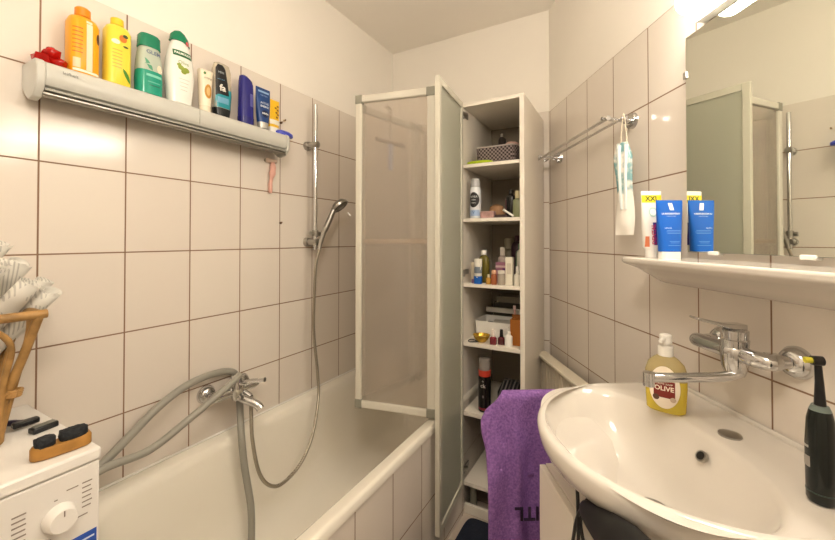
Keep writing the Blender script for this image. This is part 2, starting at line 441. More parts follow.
# ================================================================= TALL CABINET
V0, V1, UF, UB = .673, .979, 1.672, 2.115
CT = EYE+.648
shelfz = [(.357, .341), (.100, .084), (-.209, -.225), (-.486, -.504), (-.812, -.832), (-1.142, -1.16)]
def cabinet():
    t = thing('tall_cabinet', 'tall narrow white bathroom cabinet standing open between tub and right wall', 'cabinet', LP(V0, UF, -EYE), RZL)
    W, Dp = V1-V0, UB-UF; th = .016
    bxo('side_panel', (0, th, 0, Dp, .02, CT), M['white'], t, .001)
    bxo('side_panel', (W-th-.004, W, 0, Dp, .02, CT), M['white'], t, .001)
    bxo('top_panel', (th, W-th-.004, 0, Dp, CT-th, CT), M['white'], t, .001)
    bxo('back_panel', (th, W-th-.004, Dp-.006, Dp-.002, .15, CT-th), C('#8a7f6e', .6), t, 0)  # back coloured darker than the carcass, painting in the shade inside the cabinet
    for a, b2 in shelfz:
        bxo('shelf', (th+.001, W-th-.005, .001, Dp-.008, EYE+b2, EYE+a), M['white'], t, .001)
    bxo('plinth', (th, W-th-.004, .012, .028, .003, .045), M['white'], t, .001)
    bm = BM(); cyl(bm, (.045, .06, 0), (.045, .06, .14), .016); obj('cabinet_foot', bm, M['greycap'], t)
    # door, swung wide open
    ax, ay = .0135, -.012
    ang = math.radians(-84.1)
    dl = .334; rot = Matrix.Translation((ax, ay, 0)) @ Matrix.Rotation(ang, 4, 'Z')
    zb, zt = EYE-1.158, CT+.002; fw = .028; dt = .010
    bm = BM()
    box(bm, 0, fw*.8, -dt, dt, zb, zt); box(bm, dl-fw, dl, -dt, dt, zb, zt)
    box(bm, fw*.8, dl-fw, -dt, dt, zt-.03, zt); box(bm, fw*.8, dl-fw, -dt, dt, zb, zb+.03)
    bm.transform(rot); d = obj('door', bm, M['doorframe'], t, bevel=.002)
    bm = BM(); box(bm, fw*.8, dl-fw, -.003, .003, zb+.028, zt-.028); bm.transform(rot); obj('glass_panel', bm, M['doorglass'], d)
    for hz in (.60, -.155, -1.085):
        bm = BM(); z = EYE+hz
        tube(bm, [(-.006, -.012, z), (.012, -.010, z+.002), (.03, .02, z)], [.007, .013, .009], 10)
        box(bm, .0165, .022, .015, .06, z-.012, z+.012)
        cyl(bm, (.018, .005, z-.022), (.018, .005, z-.012), .005)
        obj('hinge', bm, M['dullchrome'], t, bevel=.001)
    return t
cabinet()
RZC = RZL-pi/2
def CB(v, u, k): return LP(v, u, shelfz[k][0])   # a spot on cabinet shelf k

# generic small containers -----------------------------------------
def bottle(name, label, cat, loc, rz, secs, bodymat, cap=None, capmat=None, group=None, seg=28, part='body'):
    t = thing(name, label, cat, loc, rz, group)
    bm = BM(); loft(bm, secs, seg); obj(part, bm, bodymat, t, sharp=50)
    if cap:
        bm = BM(); loft(bm, cap, seg); obj('cap', bm, capmat, t, sharp=50)
    return t
def body(h, rx, ry, n=2, sh=.15, neck=.35, r0=.9):
    return [(0, rx*r0, ry*r0, n), (.004, rx, ry, n), (h*(1-sh), rx, ry, n), (h*(1-sh*.5), rx*.88, ry*.88, n), (h*(1-sh*.15), rx*(neck+.2), ry*(neck+.2), 2), (h, rx*neck if rx*neck > .006 else .006, rx*neck if rx*neck > .006 else .006, 2)]
def capc(z, h, r): return [(z, r, r), (z+h*.9, r*.97, r*.97), (z+h, r*.85, r*.85)]

# --- shelf 0 (top)
m, nt, b = new_mat('woven_check'); M['check'] = m
tc = N(nt, 'ShaderNodeTexCoord'); ck = N(nt, 'ShaderNodeTexChecker'); ck.inputs['Scale'].default_value = 110
ck.inputs['Color1'].default_value = lin('#8d7f7c'); ck.inputs['Color2'].default_value = lin('#39302f')
nt.links.new(tc.outputs['Object'], ck.inputs['Vector']); nt.links.new(ck.outputs['Color'], b.inputs['Base Color']); b.inputs['Roughness'].default_value = .8
t = thing('storage_basket', 'grey woven storage basket on the top shelf of the tall cabinet', 'basket', CB(.828, 1.82, 0), RZC)
bm = BM(); hw, hd, hh = .098, .085, .085
outr = [(hd, hw, 5), (hd*1.06, hw*1.04, 5)]
def rrng(rx, ry, n, z, seg=40): return [(*sell(2*pi*k/seg, rx, ry, n), z) for k in range(seg)]
rings(bm, [rrng(hd, hw, 6, .001), rrng(hd*1.06, hw*1.04, 6, hh), rrng(hd*1.02, hw, 6, hh), rrng(hd*.95, hw*.95, 6, .006)])
obj('woven_body', bm, M['check'], t, sharp=50)
bm = BM(); P = smooth_path([(*sell(2*pi*k/24, hd*1.04, hw*1.02, 6), hh+.001) for k in range(24)], 2, True); tube(bm, P+[P[0]], .0035, 6); obj('rim', bm, C('#b3a9a4'), t)
bz = EYE+.357+.008
t = thing('cosmetic_jar', 'dark round cosmetic jar lying in the basket on the top cabinet shelf', 'jar', LP(.815, 1.84, 0)+Vector((0, 0, bz-EYE)), RZC)
bm = BM(); loft(bm, [(0, .035, .035), (.07, .035, .035)]); obj('body', bm, C('#3b2f2c'), t)
bm = BM(); loft(bm, [(.071, .036, .036), (.098, .036, .036), (.1, .03, .03)]); obj('cap', bm, C('#1c1a1c'), t)
t = thing('cosmetic_pot', 'pinkish cosmetic pot in the basket, beside the dark jar', 'pot', LP(.885, 1.82, 0)+Vector((0, 0, bz-EYE)), RZC)
bm = BM(); loft(bm, [(0, .03, .03), (.085, .034, .034)]); obj('body', bm, C('#b78f86'), t)
bm = BM(); loft(bm, [(.086, .033, .033), (.1, .033, .033), (.108, .022, .022)]); obj('cap', bm, C('#caa295'), t)
t = thing('spray_can', 'small dark spray can with shiny button behind the grey basket', 'spray can', CB(.775, 2.03, 0), RZC)
bm = BM(); loft(bm, [(0, .022, .022), (.19, .022, .022), (.205, .012, .012)]); obj('body', bm, C('#4a423c', .3), t)
bm = BM(); loft(bm, [(.205, .010, .010), (.222, .010, .010), (.226, .005, .005)]); obj('nozzle', bm, M['chrome'], t)
bm = BM()
gp = [(-.07, .0, .010), (-.03, .012, .016), (.02, .006, .018), (.06, .0, .012)]
loft(bm, [(0, .03, .062, 3), (.006, .034, .068, 3), (.014, .03, .06, 2.5, .003, -.004), (.018, .015, .035, 2)])
tag(obj('folded_cloth', bm, mat('lime', '#a9bf1c', .7, bump=.5, bscale=40), None, loc=CB(.765, 1.712, 0), rz=RZC), 'lime green folded cloth at the front of the top cabinet shelf', 'cloth')
bm = BM(); loft(bm, [(0, .018, .05, 3), (.006, .02, .052, 3), (.009, .014, .04, 3)])
tag(obj('pouch', bm, C('#3d372f'), None, loc=CB(.86, 1.715, 0), rz=RZC), 'flat dark pouch beside the lime green cloth on the top shelf', 'pouch')

# --- shelf 1
t = thing('spray_can', 'white spray can with black oval emblem on the second cabinet shelf', 'spray can', CB(.738, 1.712, 1), RZC)
cs = [(0, .024, .024), (.004, .0265, .0265), (.135, .0265, .0265), (.15, .022, .022)]
bm = BM(); loft(bm, cs); obj('can', bm, C('#dfe2e6', .25), t)
bm = BM(); loft(bm, [(.15, .023, .023), (.188, .021, .021), (.192, .016, .016)]); obj('cap', bm, clearplastic('clear_cap', '#cfcfcf', .6), t)
patch('emblem', cs, -.024, .024, .052, .125, M['black'], t, shape='oval')
for zz, s in ((.103, .013), (.088, .010), (.074, .010)): text_on('NIVEA' if zz > .1 else 'MEN' if zz > .08 else 'foam', s, cs, 0, zz, C('#d8d8d8'), t)
patch('blue_band', cs, -.025, .025, .012, .040, C('#9fb6d8'), t)
text_on('V', .02, cs, 0, .028, C('#3f5f9a'), t)
t = thing('hair_brush', 'round wooden hair brush behind the white can on the second shelf', 'brush', CB(.815, 1.80, 1), RZC)
bm = BM(); loft(bm, [(0, .028, .034), (.03, .034, .042), (.062, .024, .032), (.072, .008, .01)]); obj('brush_head', bm, C('#9a7350', .6, bump=1, bscale=200), t)
bm = BM(); tube(bm, [(-.03, 0, .035), (-.15, 0, .03)], [.011, .009]); obj('handle', bm, M['wood'], t)
for nm, lb, ct, v, u, sz, colr in (
    ('soap_box', 'pink patterned flat box in front of the hair brush on the second shelf', 'box', .80, 1.715, (.02, .032, .03), '#b58e88'),
    ('powder_box', 'dull rose box standing left of the black jar on the second shelf', 'box', .862, 1.87, (.016, .02, .10), '#7d4f52'),
    ('compact_case', 'dark flat compact at the front of the second shelf', 'case', .865, 1.72, (.022, .03, .012), '#41302f')):
    t = thing(nm, lb, ct, CB(v, u, 1), RZC)
    bm = BM(); box(bm, -sz[0], sz[0], -sz[1], sz[1], 0, sz[2]); obj('box_body', bm, C(colr, .5, var=.25, vscale=60), t, bevel=.002)
    bm = BM(); box(bm, -sz[0]*.98, sz[0]*.98, -sz[1]*.98, sz[1]*.98, sz[2], sz[2]+.003); obj('lid', bm, C('#c9aaa2' if colr != '#41302f' else '#2b2223', .4), t, bevel=.001)
secs = body(.12, .017, .021, 3)
bottle('perfume_bottle', 'black bottle with grey mark on the second shelf, left of the green bottle', 'bottle', CB(.885, 1.80, 1), RZC, secs, C('#191817', .2), capc(.12, .02, .010), C('#33302c'))
bottle('tall_bottle', 'tall black bottle at the back right of the second shelf', 'bottle', CB(.925, 1.96, 1), RZC, body(.22, .022, .026), C('#161414', .25), capc(.22, .03, .012), C('#2b2626'))
bottle('lotion_bottle', 'green bottle with cream cap at the right of the second shelf', 'bottle', CB(.936, 1.722, 1), RZC, body(.088, .017, .019, 3), C('#858a68', .3), capc(.088, .034, .0105), C('#cfc39a'))
t = thing('cosmetic_stick', 'thin white stick leaning at the front of the second shelf', 'stick', CB(.90, 1.71, 1), RZC)
bm = BM(); tube(bm, [(.0, .022, .006), (-.004, -.022, .035)], .005); obj('shaft', bm, M['whitepl'], t)
bm = BM(); tube(bm, [(-.004, -.022, .035), (-.0045, -.027, .0385)], .0065); obj('tip', bm, C('#d8d2c4'), t)

# --- shelf 2
secs = body(.135, .022, .027, 2.6, .25)
bottle('oil_bottle', 'olive tinted bottle with white cap on the third shelf', 'bottle', CB(.762, 1.765, 2), RZC, secs, clearplastic('olive_bottle', '#7c7132', .75), capc(.135, .022, .013), M['whitepl'])
s2 = [(.024, .013, .013), (.03, .017, .017), (.09, .010, .019, 3), (.118, .002, .020, 4)]
t = thing('cream_tube', 'white tube standing on its blue cap on the third shelf', 'tube', CB(.755, 1.70, 2), RZC)
bm = BM(); loft(bm, s2); obj('body', bm, C('#dcd8cc'), t)
bm = BM(); loft(bm, [(0, .0165, .0185, 3), (.036, .0165, .0185, 3)]); obj('cap', bm, C('#1a5fb8', .3), t)
bm = BM(); loft(bm, [(.05, .0155, .0185), (.08, .0128, .0195)]); obj('print', bm, C('#77808a'), t)
t = thing('cream_tube', 'narrow brown and white tube at the far left of the third shelf', 'tube', CB(.727, 1.715, 2), RZC)
bm = BM(); loft(bm, [(.02, .012, .012), (.09, .004, .014, 3), (.10, .001, .015, 4)]); obj('body', bm, C('#c9bda8'), t)
bm = BM(); loft(bm, [(0, .011, .011), (.02, .011, .011)]); obj('cap', bm, C('#8a6a8f'), t)
t = thing('carton', 'pink and purple carton in the middle of the third shelf', 'box', CB(.853, 1.78, 2), RZC)
bm = BM(); box(bm, -.018, .018, -.032, .032, 0, .10); obj('carton_body', bm, C('#a66f86', .5), t, bevel=.001)
bxo('upper_band', (-.0185, .0188, -.0325, .0325, .075, .085), C('#d8b9b8'), t, 0)
bxo('purple_panel', (.0185, .0192, .002, .032, .05, .072), C('#6b3d7a'), t, 0)
t = thing('carton', 'slim white carton on the third shelf, right of the glass jar', 'box', CB(.900, 1.722, 2), RZC)
bm = BM(); box(bm, -.015, .015, -.0165, .0165, 0, .128); obj('carton_body', bm, C('#e3dccb', .5), t, bevel=.001)
bxo('print', (.0152, .0156, -.010, .010, .05, .10), C('#c9bfae'), t, 0)
t = thing('glass_jar', 'clear glass jar in front of the pink carton on the third shelf', 'jar', CB(.865, 1.705, 2), RZC)
bm = BM(); loft(bm, [(0, .018, .018), (.045, .018, .018), (.052, .015, .015)]); obj('body', bm, clearplastic('jar_glass', '#d8cdbd', .5, .05), t)
bm = BM(); loft(bm, [(.052, .0165, .0165), (.066, .0165, .0165)]); obj('lid', bm, C('#d9d4c8'), t)
bottle('pill_bottle', 'orange brown bottle on the third shelf, just left of the glass jar', 'bottle', CB(.832, 1.70, 2), RZC, body(.05, .013, .0135), C('#a6603c', .3), capc(.05, .018, .0115), C('#cf9d7d'))
bottle('perfume_bottle', 'tiny amber bottle left of the orange brown one on the third shelf', 'bottle', CB(.806, 1.70, 2), RZC, body(.032, .010, .0115, 3), C('#b98a3a', .2), capc(.032, .014, .006), C('#e0d2ac'))
bottle('spray_bottle', 'white capped spray bottle behind the pink carton on the third shelf', 'bottle', CB(.832, 1.84, 2), RZC, body(.13, .02, .023), C('#c2b2aa', .35), capc(.13, .04, .013), C('#d6ccc0'))
bottle('spray_bottle', 'pale bottle at the very back left of the third shelf', 'bottle', CB(.81, 2.04, 2), RZC, body(.16, .022, .026), C('#8f8872', .35), capc(.16, .055, .026), C('#b9b29c'))
bottle('lotion_bottle', 'green bottle at the back right of the third shelf', 'bottle', CB(.908, 1.90, 2), RZC, body(.16, .02, .026, 2.5), C('#41704a', .3), capc(.16, .03, .012), C('#5a8a5e'))
bottle('shampoo_bottle', 'dark maroon bottle at the back centre of the third shelf', 'bottle', CB(.868, 1.98, 2), RZC, body(.2, .02, .03), C('#3f2230', .3), capc(.2, .03, .012), C('#59303f'))
bottle('lotion_bottle', 'tall white bottle at the right edge of the third shelf', 'bottle', CB(.935, 1.80, 2), RZC, body(.165, .018, .022, 2.5), C('#d5d2c2', .3), capc(.165, .04, .009), C('#e4e0d4'))
bottle('nasal_spray', 'short white spray bottle at the front right of the third shelf', 'bottle', CB(.938, 1.71, 2), RZC, body(.055, .014, .015), C('#e2ddd0', .3), capc(.055, .032, .007), C('#efece4'))

# --- shelf 3
t = thing('storage_tray', 'white open storage box on the fourth shelf, full of papers', 'box', CB(.805, 1.86, 3), RZC)
bm = BM(); rings(bm, [rrng(.08, .092, 14, .001), rrng(.085, .097, 14, .085), rrng(.083, .095, 14, .085), rrng(.078, .09, 14, .004)]); obj('tray_body', bm, M['whitepl'], t)
bxo('lid', (-.10, -.088, -.095, .095, .10, .125), M['whitepl'], t)
def slabs(nm, lb, ct, v, u, z, sx, sy, h, colr, rz=0, edge='#cfc8ba'):
    t = thing(nm, lb, ct, LP(v, u, z), RZC+rz)
    bm = BM(); box(bm, -sx, sx, -sy, sy, .001, h-.001); obj('pages', bm, C(edge, .8), t)
    bm = BM(); box(bm, -sx-.001, sx+.001, -sy-.001, sy+.001, h-.001, h); box(bm, -sx-.001, sx+.001, -sy-.001, sy+.001, 0, .001); obj('cover', bm, C(colr, .4), t)
z3 = shelfz[3][0]
slabs('booklet', 'pale booklet in the white box on the fourth shelf', 'booklet', .81, 1.86, z3+.006, .065, .078, .05, '#2a2824')
slabs('booklet', 'curved pale leaflet on top inside the white box', 'booklet', .835, 1.85, z3+.057, .05, .05, .018, '#cfcabf', .2)
slabs('magazine', 'grey magazine stacked behind the white box on the fourth shelf', 'magazine', .83, 2.025, z3+.001, .055, .085, .15, '#5b564c', edge='#4a463d')
slabs('magazine', 'lighter magazine on top of the stack behind the white box', 'magazine', .835, 2.025, z3+.152, .05, .075, .03, '#aaa494', edge='#8f897b')
t = thing('bowl', 'gold coloured glass bowl at the front left of the fourth shelf', 'bowl', CB(.766, 1.715, 3), RZC)
bm = BM(); prof = [(0, .018), (.003, .02), (.012, .03), (.024, .038), (.034, .041), (.034, .038), (.024, .034), (.012, .025), (.008, .01)]
loft(bm, [(z, r2, r2) for z, r2 in prof]); obj('bowl_body', bm, mat('gold_glass', '#c9a136', .12, .6, var=.05), t)
bm = BM(); loft(bm, [(.009, .012, .012), (.022, .026, .026), (.026, .012, .012)]); obj('contents', bm, C('#d9b548'), t)
bm = BM(); P = [(cos(a)*.02, sin(a)*.021, .003+.002*sin(2*a)) for a in [2*pi*k/24 for k in range(25)]]; tube(bm, P, .0025, 8)
tag(obj('hair_tie', bm, M['softblack'], None, loc=CB(.728, 1.700, 3), rz=RZC), 'black elastic hair tie in front of the gold bowl', 'hair tie')
def polish(v, u, colr, capc_, lb):
    t = thing('nail_polish', lb, 'nail polish', CB(v, u, 3), RZC, 'nail polish bottles on the fourth shelf')
    bm = BM(); loft(bm, [(0, .013, .015, 3), (.003, .014, .016, 3), (.03, .014, .016, 3), (.038, .007, .007)]); obj('body', bm, C(colr, .12, coat=1), t)
    bm = BM(); loft(bm, [(.036, .0085, .0085), (.068, .007, .007), (.07, .005, .005)]); obj('cap', bm, C(capc_, .3), t)
polish(.828, 1.700, '#7a1525', '#e5d9cf', 'red nail polish bottle with a pale cap on the fourth shelf')
polish(.862, 1.716, '#5a1b22', '#1a1616', 'dark red nail polish bottle with a black cap on the fourth shelf')
t = thing('pump_bottle', 'small white pump bottle at the front of the fourth shelf', 'bottle', CB(.900, 1.700, 3), RZC)
bm = BM(); loft(bm, [(0, .013, .017, 3), (.045, .013, .017, 3), (.053, .008, .009)]); obj('body', bm, M['whitepl'], t)
bm = BM(); loft(bm, [(.053, .0085, .0085), (.068, .0085, .0085)]); cyl(bm, (0, 0, .068), (0, 0, .08), .003); box(bm, -.004, .014, -.004, .004, .080, .087); obj('pump', bm, M['whitepl'], t, bevel=.001)
t = thing('carton', 'orange brown carton at the right of the fourth shelf', 'box', CB(.928, 1.745, 3), RZC)
bm = BM(); box(bm, -.02, .02, -.028, .024, 0, .118); obj('carton_body', bm, C('#a9651f', .55), t, bevel=.001)
bxo('flap', (-.02, -.018, -.028, .024, .118, .135), C('#8d5418'), t, 0)
t = thing('cosmetic_stick', 'pink stick leaning behind the orange brown carton', 'stick', CB(.905, 1.80, 3), RZC)
bm = BM(); tube(bm, [(.0, .004, .006), (-.01, -.006, .15)], .006); obj('shaft', bm, C('#c99a92'), t)
bm = BM(); tube(bm, [(-.01, -.006, .15), (-.011, -.007, .168)], .007); obj('tip', bm, C('#e0c4bd'), t)
bottle('lotion_bottle', 'mauve bottle at the back right of the fourth shelf', 'bottle', CB(.93, 1.92, 3), RZC, body(.17, .02, .023), C('#6d5560', .3), capc(.17, .03, .012), C('#84707a'))

# --- shelf 4
t = thing('spray_can', 'tall black spray can with red band and clear cap on the fifth shelf', 'spray can', CB(.777, 1.725, 4), RZC)
cs = [(0, .026, .026), (.004, .0295, .0295), (.158, .0295, .0295), (.166, .0285, .0285)]
bm = BM(); loft(bm, cs); obj('can', bm, C('#14100f', .25), t)
bm = BM(); loft(bm, [(.167, .029, .029), (.195, .0295, .0295)]); obj('collar', bm, C('#c9402c', .3), t)
bm = BM(); loft(bm, [(.196, .0275, .0275), (.245, .0265, .0265), (.25, .02, .02)]); obj('cap', bm, clearplastic('clear_cap_2', '#b9b1aa', .55), t)
text_on('ck', .026, cs, .002, .125, C('#d8cfc8'), t); text_on('o', .014, cs, .002, .148, C('#d8cfc8'), t); text_on('8', .016, cs, .002, .075, C('#8f7f7f'), t)
bm = BM(); loft(bm, [(.012, .0297, .0297), (.022, .0297, .0297)]); obj('base_stripe', bm, C('#7d1f2c'), t)
t = thing('toiletry_bag', 'dark toiletry bag with grey straps behind the purple towel on the fifth shelf', 'bag', CB(.885, 1.80, 4), RZC)
bm = BM(); loft(bm, [(0, .06, .055, 3), (.02, .07, .065, 3), (.08, .062, .062, 2.5), (.12, .04, .045), (.135, .012, .02)])
for v in bm.verts: v.co += noise.noise_vector(v.co*25)*.008
obj('bag_body', bm, M['softblack'], t, sharp=80)
for k in range(6):
    bm = BM(); yy = -.045+.017*k
    P = smooth_path([(.075, yy-.01, .01), (.078, yy, .06+.01*sin(k*2)), (.062, yy+.012, .105), (.02, yy+.02, .145), (-.03, yy+.02, .13)], 6)
    tube(bm, P, .0032, 6, flat=1.0); obj('strap', bm, C('#77706c' if k % 2 else '#4c4644', .6), t)
# --- shelf 5
bottle('cleaning_bottle', 'dark rounded bottle on the bottom shelf, half hidden by the towel', 'bottle', CB(.835, 1.76, 5), RZC, body(.10, .028, .034), C('#191718', .3), capc(.10, .02, .014), C('#222022'))

# floor mat
t = thing('bath_mat', 'dark blue bath mat on the floor in front of the tall cabinet', 'mat', LP(.90, 1.385, -EYE), RZL)
bm = BM(); loft(bm, [(0, .17, .265, 12), (.004, .18, .275, 12), (.016, .178, .272, 12), (.02, .17, .265, 12)], 48); obj('pile', bm, M['matblue'], t)

# ================================================================= TOWEL RACK (right wall)
def rk(w, u, z): return RP(w, u, z)-RP(0, 1.56, .408)
t = thing('towel_rack', 'chrome double bar towel rack high on the right wall', 'towel rack', RP(0, 1.56, .408), RZR)
def rloc(w, u, z, u0=1.56, z0=.408): return (w, u0-u, z-z0)   # rotated frame: x out of wall, y towards camera
for u in (1.265, 1.86):
    bm = BM(); cyl(bm, rloc(0, u, .412), rloc(.012, u, .412), .028, .025); cyl(bm, rloc(.01, u, .412), rloc(.03, u, .412), .011); obj('rosette', bm, M['chrome'], t)
    bm = BM(); tube(bm, [rloc(.02, u, .412), rloc(.112, u, .418)], .0065); obj('arm', bm, M['chrome'], t)
for w in (.05, .10):
    bm = BM(); tube(bm, [rloc(w, 1.235 if w < .09 else 1.25, .414), rloc(w, 1.925, .410)], .0055, 12); obj('bar', bm, M['chrome'], t)
    for u in ((1.228 if w < .09 else 1.243), 1.925):
        bm = BM(); tube(bm, [rloc(w, u, .414), rloc(w, u+.009, .414)], .009); obj('end_cap', bm, M['chrome'], t)

# hanging brush-head packet on the rack
t = thing('hanging_packet', 'teal and white plastic packet hanging from the near end of the towel rack', 'packet', RP(.060, 1.222, .0), RZR+.55)
z0 = .02
bm = BM()
V = []
for i in range(25):
    tt = i/24; z = .015+.31*tt
    hw = .0285+.0025*sin(tt*9)
    if tt > .85: hw *= 1-.45*(tt-.85)/.15
    row = []
    for k in range(20):
        a = 2*pi*k/20
        row.append((cos(a)*(.009 if .05 < tt < .95 else .004)+.002*sin(7*tt+3*a), sin(a)*hw+.004*sin(5*tt), z))
    V.append(row)
rings(bm, V)
m, nt, b = new_mat('teal_print'); M['teal'] = m
tc = N(nt, 'ShaderNodeTexCoord'); sp = N(nt, 'ShaderNodeSeparateXYZ'); nt.links.new(tc.outputs['Object'], sp.inputs[0])
nz = N(nt, 'ShaderNodeTexNoise'); nz.inputs['Scale'].default_value = 28; nt.links.new(tc.outputs['Object'], nz.inputs['Vector'])
mr = N(nt, 'ShaderNodeMapRange'); mr.inputs['From Min'].default_value = .10; mr.inputs['From Max'].default_value = .17; mr.inputs['To Min'].default_value = -.3; mr.inputs['To Max'].default_value = .12
nt.links.new(sp.outputs[2], mr.inputs[0])
ad = N(nt, 'ShaderNodeMath', operation='ADD'); nt.links.new(nz.outputs['Fac'], ad.inputs[0]); nt.links.new(mr.outputs[0], ad.inputs[1])
r = N(nt, 'ShaderNodeValToRGB'); r.color_ramp.elements[0].position = .46; r.color_ramp.elements[1].position = .66
r.color_ramp.elements[0].color = lin('#efe9df'); r.color_ramp.elements[1].color = lin('#7fa9ac')
nt.links.new(ad.outputs[0], r.inputs['Fac']); nt.links.new(r.outputs['Color'], b.inputs['Base Color']); b.inputs['Roughness'].default_value = .25
obj('packet_body', bm, M['teal'], t, sharp=80)
for s in (-1, 1):
    bm = BM(); tube(bm, [(.012, s*.007+.004, .10), (.011, s*.010, .22), (.008, s*.012, .315)], [.004, .005, .007], 8); obj('brush_stick', bm, C('#dfe8e6'), t)
bm = BM(); tube(bm, smooth_path([(0, -.01, .31), (-.002, -.008, .37), (-.0, .0, .424), (.002, .008, .37), (.002, .012, .31)], 6), .0015, 6); obj('string_loop', bm, C('#e8dcc4'), t)

# ================================================================= RADIATOR
t = thing('radiator', 'cream panel radiator low on the right wall beyond the basin', 'radiator', RP(0, 1.62, -EYE), RZR)
rzt = EYE-.60
bm = BM(); box(bm, .045, .075, -.33, .33, .15, rzt); obj('front_panel', bm, C('#e2d8c2', .35), t, bevel=.006)
bm = BM(); box(bm, .04, .10, -.335, .335, rzt, rzt+.014); obj('top_grille', bm, C('#e8dfcb', .35), t, bevel=.004)
bm = BM()
for k in range(18): box(bm, .075, .080, -.32+k*.0365, -.304+k*.0365, .17, rzt-.02)
obj('fins', bm, C('#ddd2bc', .35), t, bevel=.002)
bm = BM()
for y in (-.25, .25): box(bm, 0, .045, y-.015, y+.015, .2, .23); box(bm, 0, .045, y-.015, y+.015, .55, .58)
obj('bracket', bm, C('#cfc5b0'), t)
# corner pipe between tall cabinet and right wall
# ================================================================= TOWEL on swing rail
t = thing('towel_rail', 'chrome swing rail on the right wall hidden under the purple towel', 'towel rail', RP(0, 1.165, -.484), RZR)
bm = BM(); cyl(bm, (0, 0, 0), (.012, 0, 0), .022); obj('rosette', bm, M['chrome'], t)
bm = BM(); tube(bm, [(.01, 0, 0), (.475, 0, 0)], .007, 12); obj('bar', bm, M['chrome'], t)

def towel():
    t = thing('bath_towel', 'purple terry towel with dark initials hanging in front of the tall cabinet', 'towel', RP(.30, 1.165, -.484), RZR)
    # sheet in local coordinates: x = distance from wall direction, y towards camera
    nx, nz_ = 60, 90
    bm = BM(); V = []
    H = .70
    for i in range(nz_+1):
        row = []
        s = -.28+i/nz_*(H+.28)        # arc length, negative = behind the bar
        for j in range(nx+1):
            a = j/nx                    # 0 = room side (left in view), 1 = wall side
            if s >= 0:
                pts = [(0, .490), (.03, .512), (.055, .545), (.085, .563), (.12, .562), (.17, .550), (.25, .548), (.8, .540)]
                left = pts[-1][1]
                for (a0, b0), (a1, b1) in zip(pts, pts[1:]):
                    if a0 <= s <= a1: left = b0+(b1-b0)*(s-a0)/(a1-a0); break
                right = .18
            else:
                left = .488; right = .2
            w = left+(right-left)*a
            z = -abs(s)
            yo = .012 if s > 0 else -.012
            if abs(s) < .02:
                ang = (s/.02)*pi/2; yo = .012*sin(ang); z = .010*cos(ang)
            else: z = -(abs(s)-.02)
            fold = min(1, abs(s)/.25)
            if s > 0:
                yo += fold*(.018*sin(a*10+.4+s*1.2)+.020*max(0, 1-a*3.2)*1.0+.006*sin(a*23+s*5))
                # left corner slumps downwards
                yo += .02*math.exp(-((a-.28)/.06)**2)*fold
            w -= .30
            n2 = noise.noise(Vector((a*4, s*5, 0)))*.006*fold
            row.append(bm.verts.new((w, yo+n2, z)))
        V.append(row)
    for i in range(nz_):
        for j in range(nx): bm.faces.new((V[i][j], V[i][j+1], V[i+1][j+1], V[i+1][j]))
    obj('terry_cloth', bm, M['purple'], t, solid=.007, sharp=180)
    return t
tw = towel()
me = text_mesh('ITL', .055, bold=.0012); bm = BM(); bm.from_mesh(me); bpy.data.meshes.remove(me)
for v in bm.verts:
    a, b2 = v.co.x, v.co.y
    v.co = (.132+a, .060, -.325-b2)   # worked upside down
obj('initials', bm, M['stitch'], tw, solid=.003)

